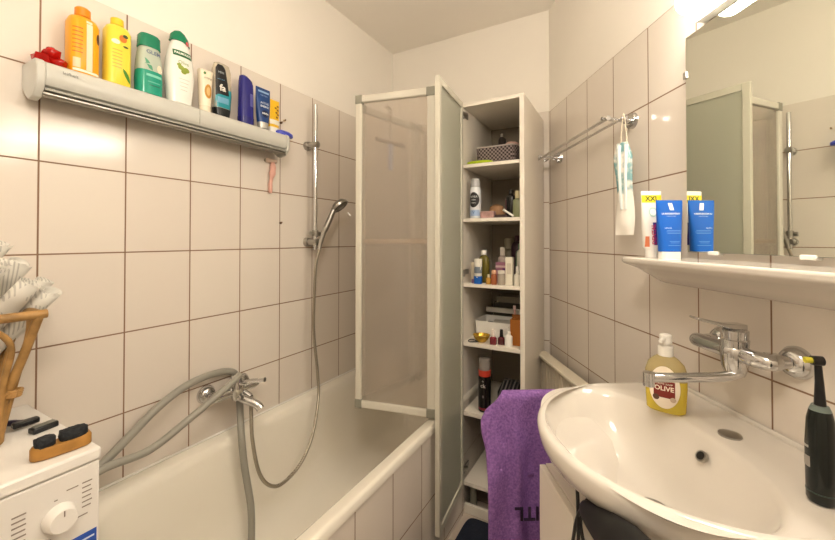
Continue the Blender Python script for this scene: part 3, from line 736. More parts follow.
# ================================================================= WASH BASIN
SZ = EYE-.42; UC = .785
def basin():
    t = thing('wash_basin', 'large white ceramic wash basin with rounded front on the right wall', 'wash basin', RP(0, UC, -EYE), RZR)
    seg = 128; A = .300; W0 = .2; R0 = .30
    c0 = (.27, 0)
    def outline(al, off=0, sc=1):
        dx, dy = cos(al), sin(al)
        # distance to D outline from c0
        best = 9
        if dx < 0: best = min(best, (c0[0]-.001)/-dx)                 # wall
        if abs(dy) > 1e-6:
            tt = A/abs(dy); px = c0[0]+dx*tt
            if px <= W0: best = min(best, tt)
        cx = c0[0]-W0; bq = cx*dx; cq = cx*cx-R0*R0
        tt = -bq+math.sqrt(bq*bq-cq); px = c0[0]+dx*tt
        if px >= W0: best = min(best, tt)
        tt = best-off
        return tt
    def ring_o(z, off, zf=None):
        r3 = []
        for k in range(seg):
            al = 2*pi*k/seg; tt = outline(al)-off*(1 if cos(al) > -.6 else .1)
            r3.append((c0[0]+cos(al)*tt, sin(al)*tt, z))
        return r3
    bc = (.305, 0)
    def bowl_pt(al, s):
        hx = .168 if cos(al) > 0 else .165
        x, y = sell(al, hx, .268, 2.25)
        return bc[0]+x*s, y*s
    def ring_b(s, z, shift=0):
        return [(bowl_pt(2*pi*k/seg, s)[0]+shift, bowl_pt(2*pi*k/seg, s)[1], z) for k in range(seg)]
    R = [ring_b(.08, SZ-.158, -.035), ring_b(.3, SZ-.152, -.03), ring_b(.5, SZ-.138, -.02), ring_b(.7, SZ-.108, -.012), ring_b(.82, SZ-.076, -.006), ring_b(.9, SZ-.046, -.002),
         ring_b(.955, SZ-.017), ring_b(.985, SZ-.006), ring_b(1.02, SZ-.0015)]
    mid = []
    last = R[-1]; oi = ring_o(SZ+.001, .018)
    for f in (.3, .65):
        R.append([tuple(a+(b2-a)*f for a, b2 in zip(p, q)) for p, q in zip(last, oi)])
    R += [oi, ring_o(SZ+.0015, .010), ring_o(SZ-.002, .003), ring_o(SZ-.010, 0), ring_o(SZ-.035, .004), ring_o(SZ-.055, .014), ring_o(SZ-.062, .03), ring_o(SZ-.068, .06)]
    R += [[((p[0]-.25)*.72+.25*.85, p[1]*.68, SZ-.13) for p in ring_o(0, .06)], [((p[0]-.25)*.5+.25*.8, p[1]*.45, SZ-.178) for p in ring_o(0, .06)]]
    bm = BM(); rings(bm, R); obj('basin_body', bm, M['ceramic'], t, sharp=70)
    bm = BM(); box(bm, .001, .014, -.297, .297, SZ-.004, SZ+.010); obj('upstand', bm, M['ceramic'], t, bevel=.005)
    bm = BM(); loft(bm, [(SZ-.001, .021, .021), (SZ+.003, .021, .021), (SZ+.0045, .017, .017)]); 
    for v in bm.verts: v.co.x += .101; v.co.y += .005
    obj('tap_hole_cover', bm, M['dullchrome'], t)
    # overflow ring: chrome ring with dark centre on the rear slope
    p = Vector((.164, .004, SZ-.044)); n = Vector((.80, 0, .60)).normalized()
    bm = BM(); cyl(bm, p-n*.004, p+n*.003, .012); obj('overflow_ring', bm, M['dullchrome'], t)
    bm = BM(); cyl(bm, p-n*.004, p+n*.0035, .0088); obj('overflow_hole', bm, M['black'], t)
    bm = BM(); loft(bm, [(SZ-.158, .03, .03), (SZ-.151, .031, .031), (SZ-.148, .024, .024), (SZ-.151, .01, .01)])
    for v in bm.verts: v.co.x += .27
    obj('drain', bm, M['dullchrome'], t)
basin()

# vanity cupboard
t = thing('vanity_cupboard', 'white cupboard under the wash basin', 'cupboard', RP(0, .80, -EYE), RZR)
ct = EYE-.597
bm = BM(); box(bm, .003, .42, -.195, .195, .06, ct); obj('carcass', bm, M['white'], t, bevel=.002)
for s in (-1, 1):
    bm = BM(); box(bm, .421, .437, min(s*.002, s*.194), max(s*.002, s*.194), .065, ct-.002)
    d = obj('cupboard_door', bm, M['white'], t, bevel=.002)
    bm = BM(); tube(bm, [(.437, s*.03, .45), (.455, s*.03, .45), (.455, s*.03, .35), (.437, s*.03, .35)], .004, 8); obj('handle', bm, M['chrome'], d)
bm = BM(); box(bm, .02, .38, -.18, .18, 0, .06); obj('plinth', bm, M['white'], t)

# black hair dryer and cord hanging beneath the basin front
t = thing('hair_dryer', 'black hair dryer with crossing cords hung beneath the basin front edge', 'hair dryer', RP(.455, .668, -.495), RZR)
bm = BM()
P = smooth_path([(.0, -.045, -.012), (.0, -.02, -.012), (.0, .06, .005), (-.0, .14, .02), (0, .19, .03)], 6)
tube(bm, P, [.007+.030*min(1, (i/14)) for i in range(len(P))], 20); obj('barrel', bm, M['deepblack'], t)
bm = BM(); tube(bm, [(0, .15, -.0), (.0, .16, -.06), (.0, .17, -.15)], [.022, .019, .016], 16); obj('handle', bm, M['deepblack'], t)
for pts in ([(-.02, -.125, .02), (-.01, -.092, -.03), (-.006, -.082, -.07), (-.010, -.090, -.14), (-.010, -.095, -.26)],
            [(-.01, -.045, -.012), (-.008, -.068, -.036), (-.006, -.090, -.08), (-.012, -.125, -.165), (-.02, -.17, -.28)],
            [(-.014, -.055, -.010), (-.012, -.074, -.040), (-.010, -.080, -.08), (-.012, -.058, -.14), (-.02, -.055, -.26)]):
    bm = BM(); tube(bm, smooth_path(pts, 8), .0036, 8); obj('cord', bm, M['black'], t)

# ================================================================= SHELF, MIRROR, LAMP on right wall
t = thing('console_shelf', 'white ceramic console shelf under the mirror on the right wall', 'shelf', RP(0, .785, -.051), RZR)
bm = BM()
seg = 40; Rr = []
def srow(y, dep):
    return [(.001, y, 0), (dep-.004, y, 0), (dep, y, -.004), (dep, y, -.014), (dep-.006, y, -.019), (dep*.7, y, -.032), (dep*.4, y, -.055), (dep*.15, y, -.075), (.001, y, -.082)]
for k in range(25):
    y = -.32+.64*k/24
    e = abs(y)/.32
    dep = .153*(1 if e < .97 else 1-.08*(e-.97)/.03)
    Rr.append(srow(y, dep))
rings(bm, Rr); obj('shelf_body', bm, M['ceramic'], t, bevel=.002, sharp=40)

t = thing('wall_mirror', 'large frameless mirror above the console shelf', 'mirror', RP(0, 0, -EYE), RZR)
mu0, mu1 = 1.004, .30; mz0, mz1 = EYE-.034, EYE+.560
bm = BM(); box(bm, .009, .0145, -mu0, -mu1, mz0, mz1); obj('backing', bm, M['mirroredge'], t)
bm = BM(); box(bm, .0146, .016, -mu0+.0008, -mu1, mz0+.0008, mz1-.0008); obj('glass', bm, M['mirror'], t)
for (u, z) in ((1.004, EYE+.455), (.916, mz0), (.695, mz0), (.33, EYE+.455)):
    bm = BM()
    if z == mz0: box(bm, .001, .020, -u-.014, -u+.014, z-.006, z+.004)
    else: box(bm, .001, .020, -u-.006, -u+.006, z-.010, z+.010)
    obj('mirror_clip', bm, M['whitepl'] if z == mz0 else M['chrome'], t, bevel=.002)

t = thing('mirror_lamp', 'lit white tubular wall lamp directly above the mirror', 'lamp', RP(0, .70, .61), RZR)
bm = BM(); box(bm, .001, .03, -.252, .30, -.038, .045); obj('back_plate', bm, M['whitepl'], t, bevel=.002)
bm = BM()
def cap_tube(L0, L1, r, x, z):
    P = [(x, L0-.0, z)]; rr = [r*.3]
    for k in range(1, 6): a = k/5*pi/2; P.append((x, L0+r*(1-cos(a))*.9, z)); rr.append(max(r*.3, r*sin(a)))
    P.append((x, L1-r, z)); rr.append(r)
    for k in range(5): a = pi/2*(1-(k+1)/5); P.append((x, L1-r*(1-sin(pi/2-a))*0-r*(1-cos(pi/2-a))*0 - r*(1-(k+1)/5), z)); rr.append(max(r*.3, r*sin(a)))
    return P, rr
P, rr = cap_tube(-.25, .30, .034, .068, .0)
tube(bm, P, rr, 28); obj('diffuser', bm, M['lamp'], t, sharp=80)

# ceiling lamp, out of view behind the camera
LC = LP(1.25, .05, 0); LC.z = CEIL
t = thing('ceiling_lamp', 'round opal globe lamp hanging from the ceiling', 'lamp', LC)
bm = BM(); loft(bm, [(-.002, .05, .05), (-.03, .04, .04)]); obj('base', bm, M['whitepl'], t)
bm = BM(); tube(bm, [(0, 0, -.03), (0, 0, -.34)], .006); obj('rod', bm, M['whitepl'], t)
bm = BM(); loft(bm, [(-.46-.14*cos(pi*k/12), .14*max(.05, sin(pi*k/12)), .14*max(.05, sin(pi*k/12))) for k in range(13)]); obj('shade', bm, M['ceillamp'], t)

# ---- tubes on the console
sh = -.051
s = [(.022, .017, .017, 2), (.03, .019, .0225, 2), (.09, .014, .026, 2.5), (.15, .006, .0285, 3), (.186, .0015, .0295, 4), (.192, .001, .0295, 4)]
t = thing('toothpaste_tube', 'white toothpaste tube with yellow top band standing on the console shelf', 'tube', RP(.078, 1.062, sh), RZR+pi/2-.05)
bm = BM(); loft(bm, s); obj('tube_body', bm, M['whitepl'], t)
bm = BM(); loft(bm, [(0, .0155, .0155), (.022, .0165, .0165)]); obj('cap', bm, M['whitepl'], t)
patch('yellow_band', s, -.029, .029, .158, .180, C('#f2d52a'), t); text_on('XXL', .020, s, 0, .169, C('#3c5a1c'), t, bold=.0006)
patch('round_mark', s, -.012, .012, .116, .144, C('#b9d5c4'), t, shape='oval'); patch('round_mark_center', s, -.009, .009, .120, .140, C('#f4f2ec'), t, off=.001, shape='oval')
patch('purple_panel', s, -.003, .0225, .035, .10, C('#2f2a82'), t)
patch('orange_bar', s, -.022, -.014, .03, .06, C('#d97c55'), t)
text_on('DENTAL', .0155, s, -.002, .066, C('#c83a64'), t, rot=pi/2, off=.0016, bold=.0004)
s = [(.0, .0165, .0275, 4), (.022, .0165, .0275, 4)]
t = thing('lotion_tube', 'blue cream tube standing on its white cap on the console shelf', 'tube', RP(.062, 1.010, sh), RZR+pi/2)
bm = BM(); loft(bm, [(0, .017, .027, 3), (.017, .017, .027, 3), (.018, .015, .025, 3)]); obj('cap', bm, M['whitepl'], t)
s = [(.018, .0175, .028, 3), (.07, .014, .0315, 3), (.12, .007, .036, 3.5), (.154, .0015, .038, 5), (.160, .001, .038, 5)]
bm = BM(); loft(bm, s); obj('tube_body', bm, C('#1160c4', .28), t)
bm = BM(); q = [(-.006, .152), (.006, .152), (.010, .132), (-.002, .132)]
for pts in (q,):
    vs = [bm.verts.new(surf(s, a, b2, .0012)) for a, b2 in pts]; bm.faces.new(vs)
obj('square_mark', bm, C('#f4f4f4'), t)
text_on('LA ROCHE-POSAY', .0064, s, 0, .122, C('#e4ecf8'), t, bold=.0002)
text_on('LABORATOIRE', .0040, s, 0, .115, C('#bcd0f0'), t)
text_on('LIPIKAR', .0055, s, -.012, .082, C('#dce8fa'), t)
for k, (w_, zz) in enumerate(((.040, .075), (.044, .071), (.040, .067), (.030, .045), (.026, .041), (.038, .034))):
    patch('print', s, -w_/2+.004, w_/2+.004, zz, zz+.0012, C('#6f9fe0'), t, off=.001, ny=8, nz=1)

# ================================================================= BASIN TAP
t = thing('basin_tap', 'chrome wall mixer tap with long spout above the wash basin', 'tap', RP(0, .82, -.25), RZR)
for u in (.73, .905):
    bm = BM(); y = .82-u
    loft_pts = [((0, y, 0), .033), ((.006, y, 0), .033), ((.018, y, 0), .026), ((.024, y, 0), .015)]
    tube(bm, [p for p, _ in loft_pts], [r2 for _, r2 in loft_pts], 32)
    cyl(bm, (.02, y, 0), (.045, y+(.01 if u > .8 else -.01)*1, 0), .0135); cyl(bm, (.036, y+(.006 if u > .8 else -.006), 0), (.056, y+(.012 if u > .8 else -.012), 0), .018, seg=6)
    obj('rosette', bm, M['chrome'], t)
bm = BM(); tube(bm, smooth_path([(.06, -.098, -.002), (.065, -.08, 0), (.067, -.03, 0), (.067, .02, 0), (.067, .06, 0), (.062, .082, 0), (.05, .09, 0)], 5), [.012]+[.0175]*0+[.017]*29+[.014], 24)
obj('tap_body', bm, M['chrome'], t)
bm = BM(); loft(bm, [(-.048, .018, .018), (-.03, .024, .024), (.0, .0265, .0265), (.012, .0265, .0265), (.014, .025, .025), (.030, .0265, .0265), (.032, .0245, .0245), (.050, .0255, .0255), (.054, .020, .020)], 28)
for v in bm.verts: v.co += Vector((.070, .02, 0))
obj('cartridge', bm, M['chrome'], t)
bm = BM(); prism(bm, [(.052, .048), (.094, .056), (.158, .074), (.164, .078), (.162, .081), (.10, .066), (.052, .064)], 'y', .006, .034)
obj('lever', bm, M['chrome'], t, bevel=.003)
bm = BM(); P = smooth_path([(.067, .032, -.040), (.10, .026, -.050), (.17, .012, -.056), (.245, -.003, -.060)], 6)
tube(bm, P, [.0105]*len(P), 14, flat=1.0)
tube(bm, [(.250, -.003, -.048), (.250, -.003, -.078)], [.0125, .0115], 16)
obj('spout', bm, M['chrome'], t)

# ---- soap dispenser
t = thing('soap_dispenser', 'clear soap dispenser with yellow soap and white pump on the basin', 'soap dispenser', RP(.155, .900, -.419), RZR+.8)
s = [(0, .020, .036, 2.6), (.004, .024, .041, 2.6), (.06, .025, .044, 2.5), (.095, .024, .044, 2.4), (.115, .021, .038, 2.3), (.128, .016, .026, 2.2), (.135, .013, .015, 2)]
soap = clearplastic('soap_liquid', '#f0dc58', .55, .08)
bm = BM(); loft(bm, [q for q in s[:3]]+[(.078, .0247, .044, 2.45)]); obj('liquid', bm, soap, t)
bm = BM(); loft(bm, [(.0785, .0247, .044, 2.45)]+s[3:]); obj('bottle_shoulder', bm, clearplastic('clear_bottle', '#e2d3a0', .45, .05), t)
s2 = [(z, rx+.0004, ry+.0004, n) for z, rx, ry, n in s]
patch('label', s2, -.032, .032, .012, .112, C('#efe4d2'), t, shape='oval')
patch('red_panel', s2, -.022, .022, .038, .078, C('#7d2118'), t, off=.0012)
text_on('OLIVE', .015, s2, 0, .060, C('#f3e3cf'), t, off=.0022, bold=.0004)
text_on('CREME SOAP', .006, s2, 0, .071, C('#f3e3cf'), t, off=.0022)
patch('olive_picture', s2, -.024, -.010, .030, .044, C('#5a3a2a'), t, off=.0016, shape='oval')
patch('olive_picture', s2, .012, .024, .030, .042, C('#c8b49c'), t, off=.0016, shape='oval')
bm = BM(); loft(bm, [(.134, .0165, .0165), (.156, .0165, .0165), (.158, .014, .014)]); obj('collar', bm, M['whitepl'], t)
bm = BM(); loft(bm, [(.158, .008, .008), (.164, .008, .008), (.165, .014, .014), (.184, .013, .013), (.187, .009, .009)]); tube(bm, [(0, 0, .178), (.034, -.006, .174)], [.006, .004], 10); obj('pump', bm, M['whitepl'], t)

# ---- electric toothbrush
t = thing('electric_toothbrush', 'black electric toothbrush standing on the right side of the basin', 'toothbrush', RP(.135, .576, -.419), RZR-.35)
s = [(0, .0155, .0155), (.004, .0175, .0175), (.03, .018, .018), (.09, .0185, .0185), (.13, .0165, .0165), (.145, .0135, .0135)]
bm = BM(); loft(bm, s); obj('handle', bm, C('#0d1412', .22), t)
bm = BM(); loft(bm, [(.145, .0135, .0135), (.153, .0105, .0105)]); obj('collar', bm, C('#6d7a74', .3), t)
bm = BM(); tube(bm, [(0, 0, .153), (.0, -.001, .19), (.001, -.002, .222)], [.0075, .0055, .0045], 14); tube(bm, [(-.004, 0, .224), (.010, 0, .224)], [.0075, .0075], 16); obj('brush_head', bm, M['black'], t)
bm = BM(); tube(bm, [(.010, 0, .224), (.019, 0, .224)], [.0045, .005], 14); obj('bristles', bm, C('#d9cf3f', .6, bump=1, bscale=400), t)
patch('power_button', s, -.005, .005, .085, .089, C('#b7b2aa'), t); patch('mode_button', s, -.007, .007, .055, .072, C('#9b948c'), t)
bm = BM(); loft(bm, [(.016, .0182, .0182), (.018, .0182, .0182)]); obj('base_ring', bm, C('#2b3a34'), t)

# ================================================================= LEFT WALL SHELF
SHZ = .452
t = thing('wall_shelf', 'grey plastic shelf with chrome towel rail high on the left wall', 'shelf', LP(0, .76, SHZ), RZL)
ya, yb = -.402, .382
prof = [(.001, 0), (.082, 0), (.090, -.004), (.096, -.014), (.098, -.03), (.096, -.048), (.088, -.060), (.070, -.066), (.040, -.058), (.001, -.05)]
bm = BM(); prism(bm, prof, 'y', ya+.01, yb-.004); obj('shelf_board', bm, M['greyplastic'], t, bevel=.002, sharp=30)
for y0_, y1_ in ((ya-.008, ya+.010), (yb-.004, yb+.008)):
    bm = BM(); prism(bm, [(.001, .002), (.084, .002), (.096, -.004), (.101, -.02), (.100, -.052), (.094, -.070), (.075, -.092), (.045, -.096), (.02, -.08), (.001, -.06)], 'y', y0_, y1_); obj('end_bracket', bm, M['greyplastic'], t, bevel=.003, sharp=30)
bm = BM(); tube(bm, [(.080, ya+.008, -.081), (.080, yb-.003, -.081)], .008, 14); obj('rail', bm, M['dullchrome'], t)
bm = BM(); box(bm, .02, .092, ya+.01, yb-.004, -.074, -.068); obj('rail_channel', bm, C('#9a998f', .4), t)
text_on('leifheit', .012, None, -.344, -.021, C('#6b6b64'), t, off=.0986)
bm = BM(); box(bm, .097, .0985, -.002, -.0008, -.055, -.006); obj('joint_line', bm, C('#97968c'), t)

def on_shelf(v, u): return LP(v, u, SHZ+.0005)
# 0 red soap suction hook
t = thing('ribbon', 'crumpled red translucent ribbon at the left end of the wall shelf', 'ribbon', on_shelf(.055, .386), RZL)
for k, (dy, dz, sc) in enumerate(((-.018, .014, .9), (.004, .034, 1.0), (.018, .014, 1.0))):
    bm = BM(); loft(bm, [(-.013*sc, .008, .008), (-.008*sc, .018*sc, .017*sc), (.004*sc, .022*sc, .018*sc), (.012*sc, .010, .009)], 16)
    for v in bm.verts: v.co += noise.noise_vector(v.co*70+Vector((k*3, 0, 0)))*.010; v.co += Vector((0, dy, dz))
    obj('loop', bm, clearplastic('red_gel_%d' % k, '#c5160f', .8, .15), t, sharp=80)
# 1 orange bottle
s = [(0, .024, .030, 3.2), (.004, .027, .034, 3.2), (.142, .027, .034, 3.2), (.157, .022, .029, 2.8), (.164, .014, .017, 2)]
t = thing('shower_gel_bottle', 'orange shower gel bottle with white stripe, leftmost on the wall shelf', 'bottle', on_shelf(.05, .456), RZL+.1)
bm = BM(); loft(bm, s); obj('body', bm, C('#f3a818', .3), t)
bm = BM(); loft(bm, [(.164, .017, .018), (.186, .0165, .0175), (.190, .013, .014)]); obj('cap', bm, C('#ec8c16', .3), t)
patch('white_stripe', s, -.003, .011, .012, .150, C('#f4dfc0'), t)
patch('emblem', s, .021, .031, .095, .125, C('#5a3a3a'), t, shape='oval')
patch('barcode', s, -.030, -.016, .014, .040, C('#e8c9a0'), t, off=.001)
for k in range(7): patch('print', s, -.031, -.011, .055+k*.011, .058+k*.011, C('#c96a1d'), t, ny=8, nz=1)
patch('base_edge', s, -.030, .032, .0045, .011, C('#f4e6d2'), t, off=.0005, nz=2)
# 2 yellow bottle
s = [(0, .022, .028, 3), (.004, .025, .0325, 3), (.160, .025, .0325, 3), (.175, .020, .026, 2.6), (.181, .013, .014, 2)]
t = thing('shower_gel_bottle', 'yellow shower gel bottle with a green leaf, second on the wall shelf', 'bottle', on_shelf(.05, .537), RZL+.05)
bm = BM(); loft(bm, s); obj('body', bm, C('#f0da48', .3), t)
bm = BM(); loft(bm, [(.181, .016, .0165), (.200, .0155, .016), (.203, .012, .012)]); obj('cap', bm, C('#f2cf2f', .3), t)
patch('orange_fruit', s, -.006, .014, .128, .150, C('#d97c2a'), t, shape='oval')
patch('dark_leaf', s, .003, .017, .143, .153, C('#3a4a2f'), t, off=.001, shape='oval')
patch('white_cloud', s, -.024, -.004, .118, .132, C('#f3ecd8'), t, off=.001, shape='oval')
patch('small_leaf', s, .004, .018, .114, .120, C('#4a5a30'), t, off=.0012, shape='oval')
bm = BM(); lf = [(.004, .052), (.012, .046), (.020, .036), (.025, .022), (.026, .012), (.018, .018), (.010, .030), (.005, .042)]
bm.free(); poly('green_leaf', s, lf, C('#4a8a33'), t)
for k in range(6): patch('print', s, -.022, .002, .05+k*.010, .0525+k*.010, C('#c9ab3c'), t, ny=8, nz=1)
# 3 green/clear bottle
s = [(0, .022, .030, 2.8), (.004, .026, .036, 2.8), (.05, .027, .037, 2.8), (.11, .025, .034, 2.8), (.145, .022, .029, 2.6), (.15, .021, .028, 2.6)]
t = thing('shampoo_bottle', 'clear and green shampoo bottle with dark green cap, third on the wall shelf', 'bottle', on_shelf(.05, .622), RZL)
bm = BM(); loft(bm, s[:3]+[(.075, .0265, .0355, 2.8)]); obj('green_gel', bm, C('#1f9a80', .2), t)
bm = BM(); loft(bm, [(.0751, .0265, .0355, 2.8)]+s[3:]); obj('clear_body', bm, C('#b9c4b4', .15), t)
bm = BM(); loft(bm, [(.15, .0225, .031, 2.8), (.186, .021, .030, 2.8), (.193, .017, .025, 2.6), (.195, .010, .016)]); obj('cap', bm, C('#16805f', .25), t)
s2 = s
text_on('GLEM', .017, s2, .004, .133, C('#5d6a86'), t, bold=.0003)
poly('leaf_print', s, [(-.022, .112), (-.012, .104), (-.002, .088), (.0, .076), (-.010, .080), (-.018, .094)], C('#4f9a78'), t)
patch('blossom', s, .012, .028, .074, .10, C('#e8ddc4'), t, off=.0012, shape='oval')
patch('band', s, -.018, .026, .056, .064, C('#7fd0bd'), t); patch('print', s, -.014, .022, .038, .041, C('#5fb8a4'), t, nz=1); patch('print', s, -.010, .022, .028, .031, C('#0f5a4c'), t, nz=1)
# 4 white bottle green label
s = [(0, .020, .030, 2.6), (.004, .026, .037, 2.6), (.09, .029, .046, 2.5), (.15, .026, .042, 2.4), (.20, .020, .030, 2.3), (.215, .016, .025, 2.2)]
t = thing('shampoo_bottle', 'tall white bottle with green name label and green cap on the wall shelf', 'bottle', on_shelf(.05, .715), RZL)
bm = BM(); loft(bm, s); obj('body', bm, C('#efeee6', .25), t)
bm = BM(); loft(bm, [(.213, .020, .032, 2.3), (.235, .016, .028, 2.2), (.247, .011, .018, 2.2), (.252, .006, .008)])
for v in bm.verts: v.co.z -= .25*max(0, v.co.y+.0)*1.0
obj('cap', bm, C('#0f7a55', .25), t)
patch('cap_mark', [(q[0], q[1]*.9, q[2], q[3]) for q in s], .010, .024, .203, .219, C('#d8505a'), t, off=.006, shape='oval')
patch('name_label', s, -.030, .030, .158, .178, C('#1f6a3c'), t); text_on('PALMOLIVE', .0105, s, 0, .168, C('#f0f4ea'), t, bold=.0004, off=.0016)
text_on('Olive', .016, s, .0, .138, C('#7b9a4a'), t)
for a, b2, sz in ((-.008, .120, .010), (.008, .116, .011), (.0, .108, .009), (-.014, .128, .007)): patch('olive_print', s, a-sz, a+sz, b2-sz*.8, b2+sz*.8, C('#8fa03f'), t, shape='oval', ny=8, nz=8)
for k in range(4): patch('print', s, -.016+.002*k, .018-.002*k, .082-k*.012, .0835-k*.012, C('#b9b9ab'), t, nz=1)
# 5 cream bottle
s = [(.022, .017, .019), (.03, .018, .0205), (.10, .019, .023, 2.2), (.14, .019, .025, 2.4), (.146, .018, .025, 3), (.15, .012, .024, 4)]
t = thing('lotion_bottle', 'small cream bottle with gold oval label between the white and black bottles', 'bottle', on_shelf(.058, .800), RZL)
bm = BM(); loft(bm, s); obj('body', bm, C('#f0e4cc', .3), t)
bm = BM(); loft(bm, [(0, .018, .020), (.022, .018, .020)]); obj('cap', bm, C('#e6d9c0', .25), t)
patch('gold_label', s, -.012, .014, .048, .098, C('#c8913c'), t, shape='oval'); patch('gold_label_centre', s, -.006, .008, .058, .088, C('#dcb878'), t, off=.001, shape='oval')
text_on('AVENA', .009, s, 0, .118, C('#6f6a3c'), t); patch('top_mark', s, -.016, -.008, .130, .140, C('#5d8a4a'), t, shape='oval')
# 6 black teal bottle, slanted, with clear back shape
t = thing('shower_gel_bottle', 'black and teal shower gel bottle standing on its black cap on the wall shelf', 'bottle', on_shelf(.045, .870), RZL)
s = [(.035, .020, .032, 3), (.07, .020, .035, 3), (.09, .020, .037, 3), (.13, .019, .034, 3), (.18, .017, .034, 2.8), (.203, .012, .028, 2.5), (.206, .008, .02, 2.5)]
bm = BM(); loft(bm, s); obj('clear_body', bm, clearplastic('clear_gel', '#e9e2d2', .45, .1), t)
bm = BM(); loft(bm, [(0, .019, .027, 3), (.03, .021, .031, 3), (.035, .020, .032, 3)]); obj('cap', bm, C('#141a1c', .3), t)
s2 = [(z, rx, ry, n) for z, rx, ry, n in s]
poly('teal_wrap', s2, [(-.032, .036), (.030, .036), (.034, .06), (.036, .09), (.034, .112), (-.032, .105)], C('#1f8f9c', .3), t, off=.0008)
poly('black_label', s2, [(-.032, .078), (.018, .080), (.012, .13), (.003, .185), (-.006, .196), (-.022, .196), (-.031, .18)], C('#121418', .3), t, off=.0016)
text_on('fa', .034, s2, -.008, .108, C('#e8e4da'), t, off=.0022, bold=.001); patch('blue_ice', s2, -.026, .016, .052, .074, C('#6ea6c4'), t, off=.0018)
text_on('MEN', .010, s2, -.013, .165, C('#b9c4cc'), t, off=.0022); text_on('xtra cool', .007, s2, -.013, .14, C('#6fa2c8'), t, off=.0022)
# 7 dark blue bottle
t = thing('shampoo_bottle', 'plain dark blue upright bottle with slanted top on the wall shelf', 'bottle', on_shelf(.05, .970), RZL)
s = [(0, .020, .026, 2.6), (.004, .023, .030, 2.6), (.17, .021, .028, 2.6), (.195, .018, .025, 2.4), (.206, .010, .014, 2.2)]
bm = BM(); loft(bm, s, 36)
for v in bm.verts:
    if v.co.z > .15: v.co.z -= .45*(v.co.y+.03)*(v.co.z-.15)/.055
obj('body', bm, C('#26257c', .25), t)
bm = BM(); loft(bm, [(.002, .0235, .0305, 2.6), (.03, .0238, .0308, 2.6)]); obj('cap', bm, C('#201f6c', .25), t)
patch('print_block', s, .004, .022, .075, .125, C('#5a5aa6'), t)
# 8 blue tube with silver cap
s = [(.024, .016, .024, 2.6), (.06, .015, .029, 2.8), (.11, .010, .033, 3), (.160, .002, .0345, 5), (.166, .0015, .0345, 5)]
t = thing('cream_tube', 'navy blue cream tube standing on a silver cap on the wall shelf', 'tube', on_shelf(.072, 1.033), RZL)
bm = BM(); loft(bm, s); obj('tube_body', bm, C('#163f7c', .3), t)
bm = BM(); loft(bm, [(0, .016, .021, 2.4), (.024, .0165, .0225, 2.4)]); obj('cap', bm, C('#b8b6ae', .3, metal=.4), t)
patch('top_band', s, -.026, .026, .146, .154, C('#8fb0d8'), t); text_on('FOR MEN', .008, s, 0, .134, C('#9fb6d6'), t)
text_on('ACTIVE', .012, s, 0, .102, C('#dfe6f0'), t); text_on('ENERGY', .011, s, 0, .088, C('#dfe6f0'), t, bold=.0003)
patch('disc', s, -.017, .017, .044, .074, C('#0b1f4a'), t, shape='oval'); text_on('NIVEA', .0105, s, 0, .059, C('#f0f2f6'), t, off=.0018, bold=.0003)
# 9 yellow/white tube
s = [(.030, .013, .024, 3), (.10, .009, .028, 3), (.145, .002, .030, 5), (.15, .0015, .030, 5)]
t = thing('sunscreen_tube', 'yellow and white tube with white cap behind the navy tube on the wall shelf', 'tube', on_shelf(.040, 1.112), RZL)
bm = BM(); loft(bm, s); obj('tube_body', bm, C('#f0c026', .3), t)
bm = BM(); loft(bm, [(0, .014, .023, 3), (.030, .014, .024, 3)]); obj('cap', bm, M['whitepl'], t)
patch('white_band', s, -.024, .026, .042, .062, C('#f3eede'), t)
for a, b2 in ((.006, .115), (.016, .108), (.008, .095), (.017, .088), (.010, .075), (.018, .125)): patch('print_mark', s, a-.005, a+.005, b2-.004, b2+.004, C('#8a5a20'), t, off=.001, ny=4, nz=4)
# 10 blue razor cap / lid
t = thing('plastic_lid', 'blue plastic lid lying at the right end of the wall shelf', 'lid', on_shelf(.055, 1.158), RZL)
bm = BM(); loft(bm, [(0, .02, .042, 2.4), (.004, .022, .045, 2.4), (.014, .021, .044, 2.4), (.021, .014, .034, 2.2)], 28)
for v in bm.verts: v.co.z += .10*(.045-v.co.y)*.3
obj('lid_shell', bm, C('#4a55c4', .3), t)
bm = BM(); loft(bm, [(-.0002, .017, .03, 2.4), (.002, .019, .036, 2.4)]); obj('lid_rim', bm, C('#3a44b0', .3), t)

# pink razor hanging beneath the shelf
t = thing('razor', 'pink razor hanging on a wall hook under the left wall shelf', 'razor', LP(0, 1.125, .345), RZL)
bm = BM(); tube(bm, smooth_path([(.012, .008, -.005), (.014, .008, -.035), (.018, .0, -.065), (.012, -.003, -.10), (.012, -.003, -.142)], 5), [.008, .009, .010, .012, .013, .013, .012, .013, .014, .014, .012, .010, .008, .008, .008, .0085, .009, .009, .009, .008, .006], 12); obj('handle', bm, C('#dca99a', .3), t)
bm = BM(); box(bm, .002, .02, -.026, .028, -.008, .008); obj('razor_head', bm, C('#dcc3b0', .3), t, bevel=.004)
bm = BM(); cyl(bm, (0, -.02, .0), (.012, -.02, .0), .008); obj('hook', bm, clearplastic('hook_clear', '#d8cdb8', .6), t)
# small wall marks: old screw plugs
for k, (u, z) in enumerate(((1.186, .53), (1.205, .545), (1.186, .075))):
    t = thing('wall_hook', ('small brown hook remnant on the left tiles above the shelf end', 'tiny cream stub just right of the brown hook remnant', 'small brown hook remnant on the tile joint left of the shower rail')[k], 'hook', LP(0, u, z), RZL)
    bm = BM(); cyl(bm, (0, 0, 0), (.006, 0, 0), .0055); obj('plate', bm, C('#5a3c28' if k != 1 else '#d8c3a4'), t)
    bm = BM(); cyl(bm, (.006, 0, 0), (.012, .0, .003), .003); obj('stub', bm, C('#7a5c40'), t)

